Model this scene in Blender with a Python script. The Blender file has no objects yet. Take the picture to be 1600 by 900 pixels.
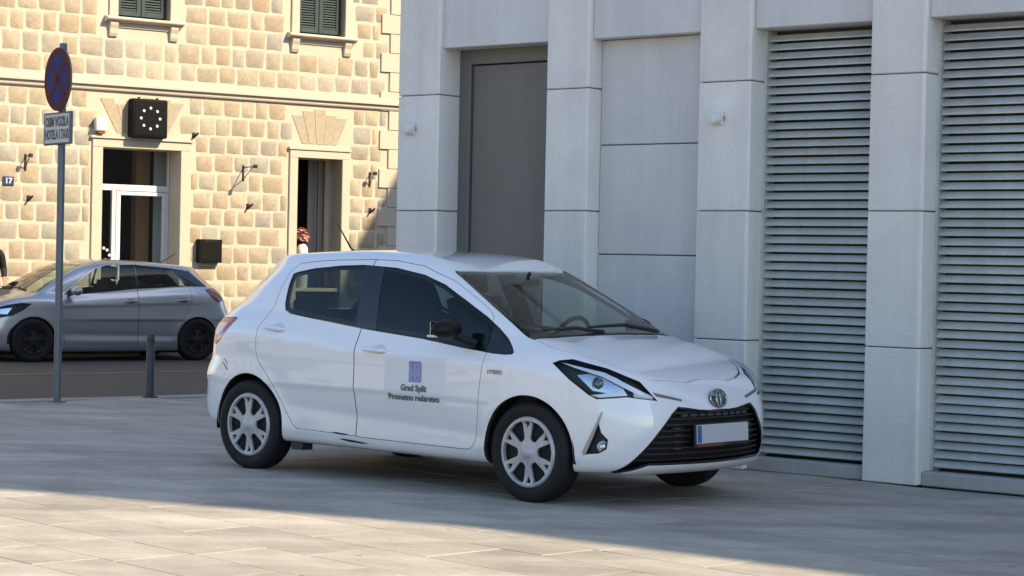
import bpy, bmesh, math, random
import numpy as np
from mathutils import Matrix, Vector

random.seed(7)
rng = np.random.default_rng(7)
SC = bpy.context.scene
COL = SC.collection

# ---------------------------------------------------------------- camera, sky, sun, exposure
CAM_H, CAM_PITCH, CAM_ROLL, CAM_F = 1.4259, -0.012156, 0.020515, 3300.0
cam_data = bpy.data.cameras.new('camera')
cam = bpy.data.objects.new('camera', cam_data)
COL.objects.link(cam)
_up = Vector((0, -math.sin(CAM_PITCH), math.cos(CAM_PITCH)))
_fw = Vector((0, math.cos(CAM_PITCH), math.sin(CAM_PITCH)))
_r = Vector((1, 0, 0))*math.cos(CAM_ROLL) + _up*math.sin(CAM_ROLL)
_u = Vector((-1, 0, 0))*math.sin(CAM_ROLL) + _up*math.cos(CAM_ROLL)
cam.matrix_world = Matrix(((_r.x, _u.x, -_fw.x, 0), (_r.y, _u.y, -_fw.y, 0), (_r.z, _u.z, -_fw.z, CAM_H), (0, 0, 0, 1)))
cam_data.sensor_width = 36.0
cam_data.lens = 36.0*CAM_F/1600.0
cam_data.clip_end = 3000
SC.camera = cam

SUN_AZ = math.radians(-25.0)           # direction to the sun in the ground plane, from +X towards +Y
SUN_EL = math.radians(42.0)
world = bpy.data.worlds.new('World')
SC.world = world
world.use_nodes = True
wn = world.node_tree.nodes
bg = wn['Background']
sky = wn.new('ShaderNodeTexSky')
sky.sky_type = 'NISHITA'
sky.sun_disc = False
sky.sun_elevation = SUN_EL
sky.sun_rotation = math.radians(90.0) - SUN_AZ
sky.air_density, sky.dust_density, sky.ozone_density = 1.0, 0.5, 1.3
world.node_tree.links.new(sky.outputs[0], bg.inputs[0])
bg.inputs[1].default_value = 0.15
sun_data = bpy.data.lights.new('sun', 'SUN')
sun_data.energy = 4.4
sun_data.angle = math.radians(0.53)
sun_data.color = (1.0, 0.85, 0.62)
sun = bpy.data.objects.new('sun', sun_data)
COL.objects.link(sun)
_sd = Vector((math.cos(SUN_EL)*math.cos(SUN_AZ), math.cos(SUN_EL)*math.sin(SUN_AZ), math.sin(SUN_EL)))
sun.rotation_euler = _sd.to_track_quat('Z', 'Y').to_euler()
sun.location = _sd*40
SC.view_settings.view_transform = 'Standard'
SC.view_settings.look = 'None'
SC.view_settings.exposure = 0.92
SC.view_settings.gamma = 1.0
SC.cycles.use_denoising = True
SC.cycles.max_bounces = 8
SC.cycles.transparent_max_bounces = 16
SC.cycles.caustics_reflective = False
SC.cycles.caustics_refractive = False
SC.cycles.sample_clamp_indirect = 6.0
# ---------------------------------------------------------------- helpers
def tag(o, label=None, cat=None, group=None, kind=None):
    if label: o['label'] = label
    if cat: o['category'] = cat
    if group: o['group'] = group
    if kind: o['kind'] = kind
    return o

def empty(name, loc=(0, 0, 0), rz=0.0, label=None, cat=None, group=None):
    o = bpy.data.objects.new(name, None)
    o.empty_display_size = .2
    COL.objects.link(o)
    o.location = loc
    o.rotation_euler = (0, 0, rz)
    return tag(o, label, cat, group)

def link(name, me, mat=None, parent=None, loc=None, rot=None, scale=None):
    o = bpy.data.objects.new(name, me)
    COL.objects.link(o)
    if mat is not None:
        mats = mat if isinstance(mat, (list, tuple)) else [mat]
        if len(me.materials) == 0:
            for m in mats: me.materials.append(m)
    if parent is not None: o.parent = parent
    if loc is not None: o.location = loc
    if rot is not None: o.rotation_euler = rot
    if scale is not None: o.scale = scale
    return o

def mesh(name, verts, faces, smooth=False):
    me = bpy.data.meshes.new(name)
    me.from_pydata([tuple(map(float, v)) for v in verts], [], [tuple(map(int, f)) for f in faces])
    if smooth:
        me.polygons.foreach_set('use_smooth', [True]*len(me.polygons))
    me.update()
    return me

class MB:
    """collects shapes into one mesh"""
    def __init__(s): s.v, s.f, s.m, s.cur = [], [], [], 0
    def add(s, v, f):
        n = len(s.v); s.v += [tuple(q) for q in v]; s.f += [tuple(i+n for i in q) for q in f]; s.m += [s.cur]*len(f)
        return s
    def box(s, x0, x1, y0, y1, z0, z1):
        return s.add([(x0, y0, z0), (x1, y0, z0), (x1, y1, z0), (x0, y1, z0), (x0, y0, z1), (x1, y0, z1), (x1, y1, z1), (x0, y1, z1)],
                     [(3, 2, 1, 0), (4, 5, 6, 7), (0, 1, 5, 4), (1, 2, 6, 5), (2, 3, 7, 6), (3, 0, 4, 7)])
    def tube(s, pts, r, n=10, caps=True):
        pts = [Vector(q) for q in pts]; rs = r if isinstance(r, (list, tuple)) else [r]*len(pts)
        vs, fs = [], []
        up = Vector((0, 0, 1))
        for i, q in enumerate(pts):
            t = (pts[min(i+1, len(pts)-1)] - pts[max(i-1, 0)]).normalized()
            ref = up if abs(t.dot(up)) < .95 else Vector((1, 0, 0))
            a = t.cross(ref).normalized(); b = a.cross(t).normalized()
            for k in range(n):
                th = 2*math.pi*k/n
                vs.append(q + (a*math.cos(th) + b*math.sin(th))*rs[i])
        for i in range(len(pts)-1):
            for k in range(n):
                k2 = (k+1) % n
                fs.append((i*n+k2, i*n+k, (i+1)*n+k, (i+1)*n+k2))
        if caps:
            fs.append(tuple(range(n))); fs.append(tuple(reversed(range((len(pts)-1)*n, len(pts)*n))))
        return s.add(vs, fs)
    def lathe(s, prof, n=32, M=None, closed=False):
        """profile of (r, h) spun round the local Z axis"""
        vs, fs = [], []
        for k in range(n):
            th = 2*math.pi*k/n
            for r, h in prof:
                q = Vector((r*math.cos(th), r*math.sin(th), h)); vs.append(M @ q if M else q)
        m = len(prof)
        for k in range(n):
            k2 = (k+1) % n
            for i in range(m - (0 if closed else 1)):
                j = (i+1) % m
                fs.append((k*m+i, k2*m+i, k2*m+j, k*m+j))
        return s.add(vs, fs)
    def prism(s, poly, axis_z0, axis_z1, M=None):
        n = len(poly)
        vs = [Vector((x, y, axis_z0)) for x, y in poly] + [Vector((x, y, axis_z1)) for x, y in poly]
        if M: vs = [M @ q for q in vs]
        fs = [tuple(reversed(range(n))), tuple(range(n, 2*n))] + [(i, (i+1) % n, n+(i+1) % n, n+i) for i in range(n)]
        return s.add(vs, fs)
    def mesh(s, name, smooth=False):
        me = mesh(name, s.v, s.f, smooth)
        if any(s.m): me.polygons.foreach_set('material_index', s.m)
        return me
    def build(s, name, mat=None, parent=None, smooth=False, bevel=0.0, seg=1, angle=35, **kw):
        me = s.mesh(name, smooth)
        fix_normals(me)
        if bevel > 0:
            bevel_mesh(me, bevel, seg)
        if smooth: shade(me, angle)
        return link(name, me, mat, parent, **kw)

def fix_normals(me):
    bm = bmesh.new(); bm.from_mesh(me)
    bmesh.ops.remove_doubles(bm, verts=bm.verts, dist=1e-6)
    bmesh.ops.recalc_face_normals(bm, faces=bm.faces)
    bm.to_mesh(me); bm.free()

def bevel_mesh(me, w, seg=1):
    bm = bmesh.new(); bm.from_mesh(me)
    ed = [e for e in bm.edges if len(e.link_faces) == 2 and e.calc_face_angle(0) > math.radians(28)]
    bmesh.ops.bevel(bm, geom=ed, offset=w, segments=seg, profile=.5, affect='EDGES', clamp_overlap=True)
    bm.to_mesh(me); bm.free()

def shade(me, angle=35):
    me.polygons.foreach_set('use_smooth', [True]*len(me.polygons))
    me.set_sharp_from_angle(angle=math.radians(angle))

def copy_tree(o, parent=None):
    c = o.copy(); COL.objects.link(c); c.parent = parent
    for ch in list(o.children): copy_tree(ch, c)
    return c

def boolean(me_a, me_b, op):
    """boolean of two closed meshes, returned as a new mesh"""
    a = bpy.data.objects.new('a', me_a); b = bpy.data.objects.new('b', me_b)
    COL.objects.link(a); COL.objects.link(b)
    m = a.modifiers.new('b', 'BOOLEAN'); m.operation = op; m.object = b; m.solver = 'MANIFOLD'
    dg = bpy.context.evaluated_depsgraph_get()
    me = bpy.data.meshes.new_from_object(a.evaluated_get(dg))
    bpy.data.objects.remove(a); bpy.data.objects.remove(b)
    return me

def rounded(poly, r, n=4):
    """2-D polygon with its corners rounded"""
    out = []; N = len(poly)
    for i in range(N):
        p0, p1, p2 = (np.array(poly[(i+k) % N], float) for k in (-1, 0, 1))
        a, b = p0-p1, p2-p1; la, lb = np.linalg.norm(a), np.linalg.norm(b)
        t = min(r, .45*la, .45*lb)
        A, B = p1+a/la*t, p1+b/lb*t
        for k in range(n+1):
            u = k/n; out.append(tuple((1-u)**2*A + 2*u*(1-u)*p1 + u*u*B))
    return out

def inset(poly, d):
    """3-D or 2-D closed polygon shrunk by d (in the first/last coordinates given as 2-D)"""
    P = np.array(poly, float); N = len(P)
    area = .5*np.sum(P[:, 0]*np.roll(P[:, 1], -1) - np.roll(P[:, 0], -1)*P[:, 1])
    s = 1 if area > 0 else -1
    out = []
    for i in range(N):
        a = P[i]-P[i-1]; b = P[(i+1) % N]-P[i]
        a = a/(np.linalg.norm(a)+1e-12); b = b/(np.linalg.norm(b)+1e-12)
        na, nb = np.array([-a[1], a[0]])*s, np.array([-b[1], b[0]])*s
        m = na+nb; m = m/max(.5, m@m*.5)/1.0 if (m@m) > 1e-6 else na
        m = (na+nb)/max(.35, 1+na@nb)
        out.append(tuple(P[i]+m*d))
    if d <= .006: return out
    # drop points that ended up too close to the old outline
    keep = []
    A, B = P, np.roll(P, -1, axis=0); AB = B-A; L2 = (AB*AB).sum(1)+1e-12
    for q in out:
        t = np.clip(((np.array(q)-A)*AB).sum(1)/L2, 0, 1)
        if np.min(np.linalg.norm(A+AB*t[:, None]-np.array(q), axis=1)) > .9*d: keep.append(q)
    return keep
# ---------------------------------------------------------------- materials
def mat(name, color=(.5, .5, .5), rough=.5, metal=0.0, spec=.5, coat=0.0, bump=None, vary=None, objvary=0.0, scale=None, coords='Object'):
    """bump=(scale, strength, detail)  vary=(scale, amount, colour2)  objvary=value spread between objects"""
    m = bpy.data.materials.new(name); m.use_nodes = True
    nt = m.node_tree; N = nt.nodes; L = nt.links
    b = N['Principled BSDF']
    b.inputs['Base Color'].default_value = (*color, 1)
    b.inputs['Roughness'].default_value = rough
    b.inputs['Metallic'].default_value = metal
    b.inputs['Specular IOR Level'].default_value = spec
    if coat:
        b.inputs['Coat Weight'].default_value = coat
        b.inputs['Coat Roughness'].default_value = .03
    tc = None
    if bump or vary:
        tc = N.new('ShaderNodeTexCoord')
    cout = None
    if vary:
        sc, amt, col2 = vary
        nz = N.new('ShaderNodeTexNoise'); nz.inputs['Scale'].default_value = sc; nz.inputs['Detail'].default_value = 6; nz.inputs['Roughness'].default_value = .6
        L.new(tc.outputs[coords], nz.inputs['Vector'])
        rp = N.new('ShaderNodeMapRange'); rp.inputs[1].default_value = .35; rp.inputs[2].default_value = .68; rp.inputs[4].default_value = amt
        L.new(nz.outputs['Fac'], rp.inputs[0])
        mx = N.new('ShaderNodeMix'); mx.data_type = 'RGBA'; mx.inputs[6].default_value = (*color, 1); mx.inputs[7].default_value = (*col2, 1)
        L.new(rp.outputs[0], mx.inputs[0]); cout = mx.outputs[2]
    if objvary:
        oi = N.new('ShaderNodeObjectInfo')
        hs = N.new('ShaderNodeHueSaturation')
        mr = N.new('ShaderNodeMapRange'); mr.inputs[3].default_value = 1-objvary; mr.inputs[4].default_value = 1+objvary
        L.new(oi.outputs['Random'], mr.inputs[0]); L.new(mr.outputs[0], hs.inputs['Value'])
        if cout: L.new(cout, hs.inputs['Color'])
        else: hs.inputs['Color'].default_value = (*color, 1)
        cout = hs.outputs[0]
    if cout: L.new(cout, b.inputs['Base Color'])
    if bump:
        sc, st, det = bump
        nb = N.new('ShaderNodeTexNoise'); nb.inputs['Scale'].default_value = sc; nb.inputs['Detail'].default_value = det; nb.inputs['Roughness'].default_value = .65
        L.new(tc.outputs[coords], nb.inputs['Vector'])
        bp = N.new('ShaderNodeBump'); bp.inputs['Strength'].default_value = st; bp.inputs['Distance'].default_value = .01
        L.new(nb.outputs['Fac'], bp.inputs['Height']); L.new(bp.outputs[0], b.inputs['Normal'])
    return m

def glass_mat(name, tint=(.6, .75, .7), ior=1.4, rough=0.0):
    m = bpy.data.materials.new(name); m.use_nodes = True
    nt = m.node_tree; N = nt.nodes; L = nt.links
    N.remove(N['Principled BSDF'])
    t = N.new('ShaderNodeBsdfTransparent'); t.inputs[0].default_value = (*tint, 1)
    g = N.new('ShaderNodeBsdfGlossy'); g.inputs['Roughness'].default_value = rough; g.inputs[0].default_value = (1, 1, 1, 1)
    fr = N.new('ShaderNodeFresnel'); fr.inputs[0].default_value = ior
    mx = N.new('ShaderNodeMixShader')
    ge = N.new('ShaderNodeNewGeometry'); iv = N.new('ShaderNodeMath'); iv.operation = 'SUBTRACT'; iv.inputs[0].default_value = 1.0
    L.new(ge.outputs['Backfacing'], iv.inputs[1])
    mu = N.new('ShaderNodeMath'); mu.operation = 'MULTIPLY'; L.new(fr.outputs[0], mu.inputs[0]); L.new(iv.outputs[0], mu.inputs[1])
    L.new(mu.outputs[0], mx.inputs[0]); L.new(t.outputs[0], mx.inputs[1]); L.new(g.outputs[0], mx.inputs[2])
    L.new(mx.outputs[0], N['Material Output'].inputs[0])
    return m

def car_paint(name, color, metal=0.0, dirt=(.35, .31, .26), dirt_amt=.55, rough=.14):
    """clear-coated paint with road dust on the lower panels and faint grime"""
    m = mat(name, color, rough, metal, .5, 1.0)
    nt = m.node_tree; N = nt.nodes; L = nt.links; b = N['Principled BSDF']
    tc = N.new('ShaderNodeTexCoord'); sx = N.new('ShaderNodeSeparateXYZ')
    L.new(tc.outputs['Object'], sx.inputs[0])
    mr = N.new('ShaderNodeMapRange'); mr.inputs[1].default_value = .50; mr.inputs[2].default_value = .18; mr.inputs[3].default_value = .04; mr.inputs[4].default_value = 1.0
    L.new(sx.outputs[2], mr.inputs[0])
    nz = N.new('ShaderNodeTexNoise'); nz.inputs['Scale'].default_value = 5.0; nz.inputs['Detail'].default_value = 8
    mp = N.new('ShaderNodeMapping'); mp.inputs['Scale'].default_value = (.6, .6, 2.0)
    L.new(tc.outputs['Object'], mp.inputs[0]); L.new(mp.outputs[0], nz.inputs['Vector'])
    mu = N.new('ShaderNodeMath'); mu.operation = 'MULTIPLY'; L.new(mr.outputs[0], mu.inputs[0]); L.new(nz.outputs['Fac'], mu.inputs[1])
    m2 = N.new('ShaderNodeMath'); m2.operation = 'MULTIPLY'; m2.inputs[1].default_value = dirt_amt; L.new(mu.outputs[0], m2.inputs[0])
    mx = N.new('ShaderNodeMix'); mx.data_type = 'RGBA'; mx.inputs[6].default_value = (*color, 1); mx.inputs[7].default_value = (*dirt, 1)
    L.new(m2.outputs[0], mx.inputs[0]); L.new(mx.outputs[2], b.inputs['Base Color'])
    cw = N.new('ShaderNodeMapRange'); cw.inputs[3].default_value = 1.0; cw.inputs[4].default_value = .2
    L.new(m2.outputs[0], cw.inputs[0]); L.new(cw.outputs[0], b.inputs['Coat Weight'])
    return m

M = {}
M['white_paint'] = car_paint('white_paint', (.76, .775, .79))
M['silver_paint'] = car_paint('silver_paint', (.42, .43, .44), .6, (.2, .18, .16), .4, .27)
M['black_gloss'] = mat('black_gloss', (.006, .006, .007), .12, 0, .5, .3)
M['black_plastic'] = mat('black_plastic', (.018, .018, .019), .55, bump=(300, .15, 2))
M['black_matte'] = mat('black_matte', (.008, .008, .008), .85)
M['cabin'] = mat('cabin', (.022, .022, .025), .8, bump=(120, .2, 3))
M['seat_cloth'] = mat('seat_cloth', (.03, .032, .038), .9, bump=(400, .3, 2))
M['dash'] = mat('dash', (.02, .02, .021), .6, bump=(250, .2, 2))
M['rubber'] = mat('rubber', (.008, .008, .009), .7, 0, .3, bump=(60, .15, 4), vary=(9, .4, (.018, .017, .016)))
M['hubcap'] = mat('hubcap', (.47, .482, .50), .35, .25, vary=(14, .5, (.29, .285, .275)))
M['dark_wheel'] = mat('dark_wheel', (.02, .021, .023), .35, .4)
M['chrome'] = mat('chrome', (.55, .56, .58), .14, 1.0)
M['reflector'] = mat('reflector', (.62, .65, .68), .18, 1.0)
M['lamp_white'] = mat('lamp_white', (.75, .78, .8), .25, .2)
M['red_lens'] = mat('red_lens', (.33, .006, .008), .12, 0, .5, .6)
M['clear_lens'] = mat('clear_lens', (.66, .60, .56), .15, 0, .5, .5)
M['lens_cover'] = glass_mat('lens_cover', (.93, .95, .96), 1.22)
M['windscreen'] = glass_mat('windscreen', (.84, .92, .88))
M['side_glass'] = glass_mat('side_glass', (.70, .75, .745))
M['dark_glass'] = glass_mat('dark_glass', (.55, .60, .60))
M['plate_white'] = mat('plate_white', (.46, .48, .50), .4)
M['plate_blue'] = mat('plate_blue', (.06, .10, .26), .4)
M['plate_red'] = mat('plate_red', (.16, .04, .035), .5)
M['ink_grey'] = mat('ink_grey', (.12, .125, .15), .6)
M['ink_blue'] = mat('ink_blue', (.20, .245, .42), .55)
M['ink_pale'] = mat('ink_pale', (.30, .33, .52), .55)
M['grey_badge'] = mat('grey_badge', (.22, .23, .25), .3, .6)
# ---------------------------------------------------------------- car body fields
def pch(pts, sig=0.0):
    """smooth monotone curve through points, returned as a fast lookup"""
    P = np.array(pts, float); x, y = P[:, 0], P[:, 1]
    h = np.diff(x); d = np.diff(y) / h
    m = np.zeros(len(x)); m[0], m[-1] = d[0], d[-1]
    for i in range(1, len(x) - 1):
        if d[i-1] * d[i] > 0:
            w1, w2 = 2*h[i] + h[i-1], h[i] + 2*h[i-1]
            m[i] = (w1 + w2) / (w1/d[i-1] + w2/d[i])
    X = np.linspace(x[0], x[-1], 801)
    k = np.clip(np.searchsorted(x, X) - 1, 0, len(x) - 2)
    t = (X - x[k]) / h[k]
    Y = (2*t**3-3*t**2+1)*y[k] + (t**3-2*t**2+t)*h[k]*m[k] + (-2*t**3+3*t**2)*y[k+1] + (t**3-t**2)*h[k]*m[k+1]
    if sig > 0:
        n = max(1, int(3*sig/(X[1]-X[0]))); q = np.arange(-n, n+1)*(X[1]-X[0])
        w = np.exp(-.5*(q/sig)**2); w /= w.sum()
        s0, s1 = (Y[1]-Y[0]), (Y[-1]-Y[-2])
        Yp = np.concatenate([Y[0]+s0*np.arange(-n, 0), Y, Y[-1]+s1*np.arange(1, n+1)])
        Y = np.convolve(Yp, w, 'valid')
    e0 = (Y[1]-Y[0])/(X[1]-X[0]); e1 = (Y[-1]-Y[-2])/(X[1]-X[0])
    def f(q):
        q = np.asarray(q)
        return np.interp(q, X, Y) + np.minimum(q-X[0], 0)*e0 + np.maximum(q-X[-1], 0)*e1
    return f

def smax(a, b, k):
    h = np.clip(.5 + .5*(a-b)/k, 0, 1)
    return b + (a-b)*h + k*h*(1-h)

def smin(a, b, k):
    return -smax(-a, -b, k)

def sstep(a, b, x):
    t = np.clip((x-a)/(b-a), 0, 1)
    return t*t*(3-2*t)

def hatch_field(c):
    """signed field of a hatchback body from its side, plan and section curves"""
    belt, wl, wg, gtap = pch(c['belt'], .08), pch(c['wl'], .012), pch(c['wg'], .03), pch(c['gtap'], .1)
    ztop, zh, xf, xr, zb = pch(c['ztop'], .05), pch(c['zh'], .05), pch(c['xf'], .015), pch(c['xr'], .02), pch(c['zb'], .05)
    wr = pch(c['wr'], .03)
    ltap = pch(c['ltap'], .1)
    fa, fb, fn = c['front']
    AX = c['axles']
    def f(x, y, z):
        y = np.abs(y)
        sh = (belt(x) - c['belt0'])*sstep(.45, .9, z)
        W = wl(z - sh)*ltap(x)
        for (ax, r) in AX:
            rr = np.sqrt((x-ax)**2 + (z-.30)**2)
            W = W + c.get('flare', .012)*np.exp(-((rr-r-.015)/.05)**2)*sstep(.15, .35, z)
        # creases pressed into the doors
        for (x0, z0, x1, z1, amp, wd) in c.get('crease', []):
            zc = z0 + (z1-z0)*(x-x0)/(x1-x0)
            W = W + amp*np.exp(-((z-zc)/wd)**2)*sstep(x0-.15, x0+.25, x)*(1-sstep(x1-.25, x1+.15, x))
        side = y - W
        hood = (z - (zh(x) - c['hc'][0]*(y/.7)**2 - c['hc'][1]*(y/.8)**8))*.93
        gy = 2*fa*y + fn*fb*y**(fn-1)
        front = (x - (xf(z) - fa*y**2 - fb*y**fn))/np.sqrt(1+gy**2)
        yn = y/wr(z)
        pw = 6 + 8*(1-sstep(.85, 1.15, z))
        ry = (.24*yn + .34*pw*yn**(pw-1))/wr(z)
        rear = ((xr(z) + .12*yn**2 + .34*yn**pw) - x)/np.sqrt(1+np.minimum(ry, 6)**2 + .15)
        bot = zb(x) - z
        low = smax(smax(side, hood, .10), bot, .05)
        low = smax(low, front, .07)
        low = smax(low, rear, .08)
        gside = (y - wg(z-sh*.6)*gtap(x))*.93
        xq = x + c['wsb']*(y/.6)**2*sstep(1.9, 2.5, x)
        slope = np.where(x > c['wsx'], .88, 1.0)
        roof = (z - (ztop(xq) - c['rc']*(y/.6)**2))*slope
        g = smax(gside, roof, c.get('gk', .09))
        g = smax(g, rear, .07)
        g = smax(g, .6 - z, .02)
        g = smax(g, front+.05, .05)
        return smin(low, g, c.get('blend', .05))
    return f

CITY_CAR = dict(
    belt=[(-.1, 1.09), (.5, 1.085), (.95, 1.06), (1.62, .985), (2.2, .94), (2.8, .885), (3.2, .85), (3.9, .80)], belt0=.92,
    wl=[(.10, .74), (.18, .785), (.23, .812), (.29, .822), (.36, .817), (.46, .822), (.58, .834), (.70, .840), (.79, .838), (.85, .832), (.92, .812), (1.0, .785), (1.1, .75)],
    ltap=[(-.1, .955), (.3, .985), (.7, 1.0), (1.6, 1.0), (2.6, 1.0), (3.1, 1.005), (3.5, .995), (4.0, .98)],
    wg=[(.6, .84), (.95, .782), (1.06, .748), (1.2, .695), (1.32, .640), (1.39, .600), (1.45, .555), (1.52, .48)],
    gtap=[(.2, .93), (.5, .96), (1.0, .99), (1.6, 1.0), (2.2, 1.0), (2.6, .985), (3.0, .95), (3.4, .90)],
    ztop=[(-.2, 1.29), (.2, 1.395), (.35, 1.430), (.8, 1.475), (1.43, 1.497), (1.8, 1.487), (2.05, 1.462), (2.27, 1.39), (2.7, 1.192), (3.12, .985), (3.5, .79), (4.0, .54)],
    zh=[(-.2, 1.06), (.5, 1.10), (.95, 1.09), (1.6, 1.02), (2.3, .985), (2.8, .99), (3.05, .99), (3.2, .970), (3.4, .926), (3.6, .862), (3.75, .794), (3.84, .728), (3.92, .63), (4.0, .48)],
    xf=[(.10, 3.76), (.18, 3.86), (.24, 3.905), (.34, 3.93), (.45, 3.943), (.55, 3.938), (.62, 3.922), (.70, 3.90), (.8, 3.87), (1.0, 3.80)],
    xr=[(.12, .10), (.22, .02), (.32, -.035), (.45, -.055), (.60, -.045), (.68, -.02), (.73, .015), (.80, .02), (.95, .035), (1.03, .06), (1.15, .15), (1.26, .25), (1.36, .345), (1.41, .36), (1.46, .36)],
    zb=[(-.1, .30), (.3, .27), (.7, .205), (1.5, .205), (2.8, .20), (3.4, .20), (3.9, .21)],
    wr=[(.1, .84), (.9, .84), (1.0, .80), (1.2, .71), (1.38, .62), (1.5, .56)],
    front=(.27, 2.6, 10), axles=[(.61, .342), (3.12, .338)], hc=(.03, .035), wsb=.05, wsx=2.2, rc=.022, gk=.10, blend=.045,
    crease=[(.5, .87, 2.6, .80, .008, .045), (.9, .46, 2.7, .37, -.010, .055), (.9, .60, 2.7, .52, .004, .04)],
)
# ---------------------------------------------------------------- car builder
class Body:
    """meshes a body field, offers shells of it and gives panels their true normals"""
    def __init__(s, field, lo, hi, h):
        s.f = field
        ax = [np.arange(lo[i], hi[i]+h, h) for i in range(3)]
        X, Y, Z = np.meshgrid(*ax, indexing='ij')
        V = field(X, Y, Z) < 0
        # surface nets: one vertex per mixed cell
        c = np.zeros(tuple(n-1 for n in V.shape), int)
        for a in (0, 1):
            for b in (0, 1):
                for d in (0, 1):
                    c += V[a:V.shape[0]-1+a, b:V.shape[1]-1+b, d:V.shape[2]-1+d]
        mixed = (c > 0) & (c < 8)
        idx = -np.ones(mixed.shape, int); idx[mixed] = np.arange(mixed.sum())
        ijk = np.argwhere(mixed)
        s.v0 = np.stack([ax[k][ijk[:, k]] + h*.5 for k in range(3)], 1)
        F = []
        for d in range(3):
            o = [k for k in range(3) if k != d]
            sl0 = [slice(None)]*3; sl1 = [slice(None)]*3
            sl0[d] = slice(0, -1); sl1[d] = slice(1, None)
            A, B = V[tuple(sl0)], V[tuple(sl1)]
            e = np.argwhere(A != B)
            e = e[(e[:, o[0]] > 0) & (e[:, o[0]] < V.shape[o[0]]-1) & (e[:, o[1]] > 0) & (e[:, o[1]] < V.shape[o[1]]-1)]
            ins = A[tuple(e.T)]
            def at(da, db):
                q = e.copy(); q[:, o[0]] += da; q[:, o[1]] += db
                return idx[tuple(q.T)]
            q = np.stack([at(-1, -1), at(0, -1), at(0, 0), at(-1, 0)], 1)
            flip = ins if d != 1 else ~ins
            q[~flip] = q[~flip][:, ::-1]
            F.append(q)
        s.faces = np.concatenate(F)
        s.cache = {}
    def grad(s, P):
        e = 2e-3; x, y, z = P.T; f = s.f
        g = np.stack([f(x+e, y, z)-f(x-e, y, z), f(x, y+e, z)-f(x, y-e, z), f(x, y, z+e)-f(x, y, z-e)], 1)/(2*e)
        return g
    def level(s, L, sub=None):
        """vertices on the surface lying about L metres inside the skin"""
        if sub is None and L in s.cache: return s.cache[L]
        P = (s.base() if L else s.v0).copy() if sub is None else s.base()[sub].copy()
        for it in range(8 if (L == 0 and sub is None) else 4):
            g = s.grad(P); n2 = (g*g).sum(1) + 1e-6
            val = s.f(*P.T) + L*np.sqrt(n2)
            st = -(val/n2)[:, None]*g
            ln = np.linalg.norm(st, axis=1)[:, None]
            P = P + st*np.minimum(1, .02/(ln+1e-9))
        if sub is None: s.cache[L] = P
        return P
    def base(s): return s.level(0.0)
    def shell(s, a, b, box=None):
        """closed shell between two levels; with a box only the part of it near that box"""
        n = len(s.v0)
        if box is not None:
            lo, hi = np.array(box[0]) - .07, np.array(box[1]) + .07
            ok = np.all((s.v0 > lo) & (s.v0 < hi), axis=1)
            F = s.faces[ok[s.faces].all(1)]
            used, inv = np.unique(F, return_inverse=True); F = inv.reshape(F.shape); m = len(used)
            e = np.concatenate([F[:, [k, (k+1) % 4]] for k in range(4)])
            key = e[:, 0]*m + e[:, 1]; rev = e[:, 1]*m + e[:, 0]
            bd = e[~np.isin(rev, key)]
            side = np.stack([bd[:, 1], bd[:, 0], bd[:, 0]+m, bd[:, 1]+m], 1)
            P, Q = s.level(a, used), s.level(b, used)
            return mesh('shell', np.concatenate([P, Q]), np.concatenate([F, F[:, ::-1]+m, side]))
        me = mesh('shell', np.concatenate([s.level(a), s.level(b)]), np.concatenate([s.faces, s.faces[:, ::-1] + n]))
        return me
    def solid(s, a):
        return mesh('solid', s.level(a), s.faces)
    def normals(s, me):
        n = len(me.vertices); co = np.empty(n*3); me.vertices.foreach_get('co', co); co = co.reshape(-1, 3)
        g = s.grad(co); g /= np.linalg.norm(g, axis=1)[:, None] + 1e-9
        nl = len(me.loops); lv = np.empty(nl, int); me.loops.foreach_get('vertex_index', lv)
        npol = len(me.polygons)
        pn = np.empty(npol*3); me.polygons.foreach_get('normal', pn); pn = pn.reshape(-1, 3)
        tot = np.empty(npol, int); me.polygons.foreach_get('loop_total', tot)
        pf = np.repeat(np.arange(npol), tot)
        ln = g[lv]; fn = pn[pf]
        dot = (ln*fn).sum(1)
        out = np.where((dot > .75)[:, None], ln, np.where((dot < -.75)[:, None], -ln, fn))
        me.polygons.foreach_set('use_smooth', [True]*npol)
        me.normals_split_custom_set(out.tolist())
        # outer skin faces / inner faces
        gf = np.zeros((npol, 3)); np.add.at(gf, pf, g[lv])
        return (gf*pn).sum(1)/tot

def prism3(pts, d, near, far):
    """closed prism: 3-D polygon swept along direction d from near to far"""
    d = np.array(d, float); d /= np.linalg.norm(d)
    P = np.array(pts, float)
    P = P - (P@d)[:, None]*d
    n = len(P)
    me = mesh('prism', np.concatenate([P + d*near, P + d*far]),
              [tuple(reversed(range(n))), tuple(range(n, 2*n))] + [(i, (i+1) % n, n+(i+1) % n, n+i) for i in range(n)])
    fix_normals(me)
    return me

def side_prism(poly, near, far, sgn):
    """(x, z) polygon swept sideways; sgn=+1 left, -1 right"""
    return prism3([(x, 0, z) for x, z in poly], (0, sgn, 0), near, far)

def mirror_pts(pts): return [(x, -y, z) for x, y, z in pts]

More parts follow.
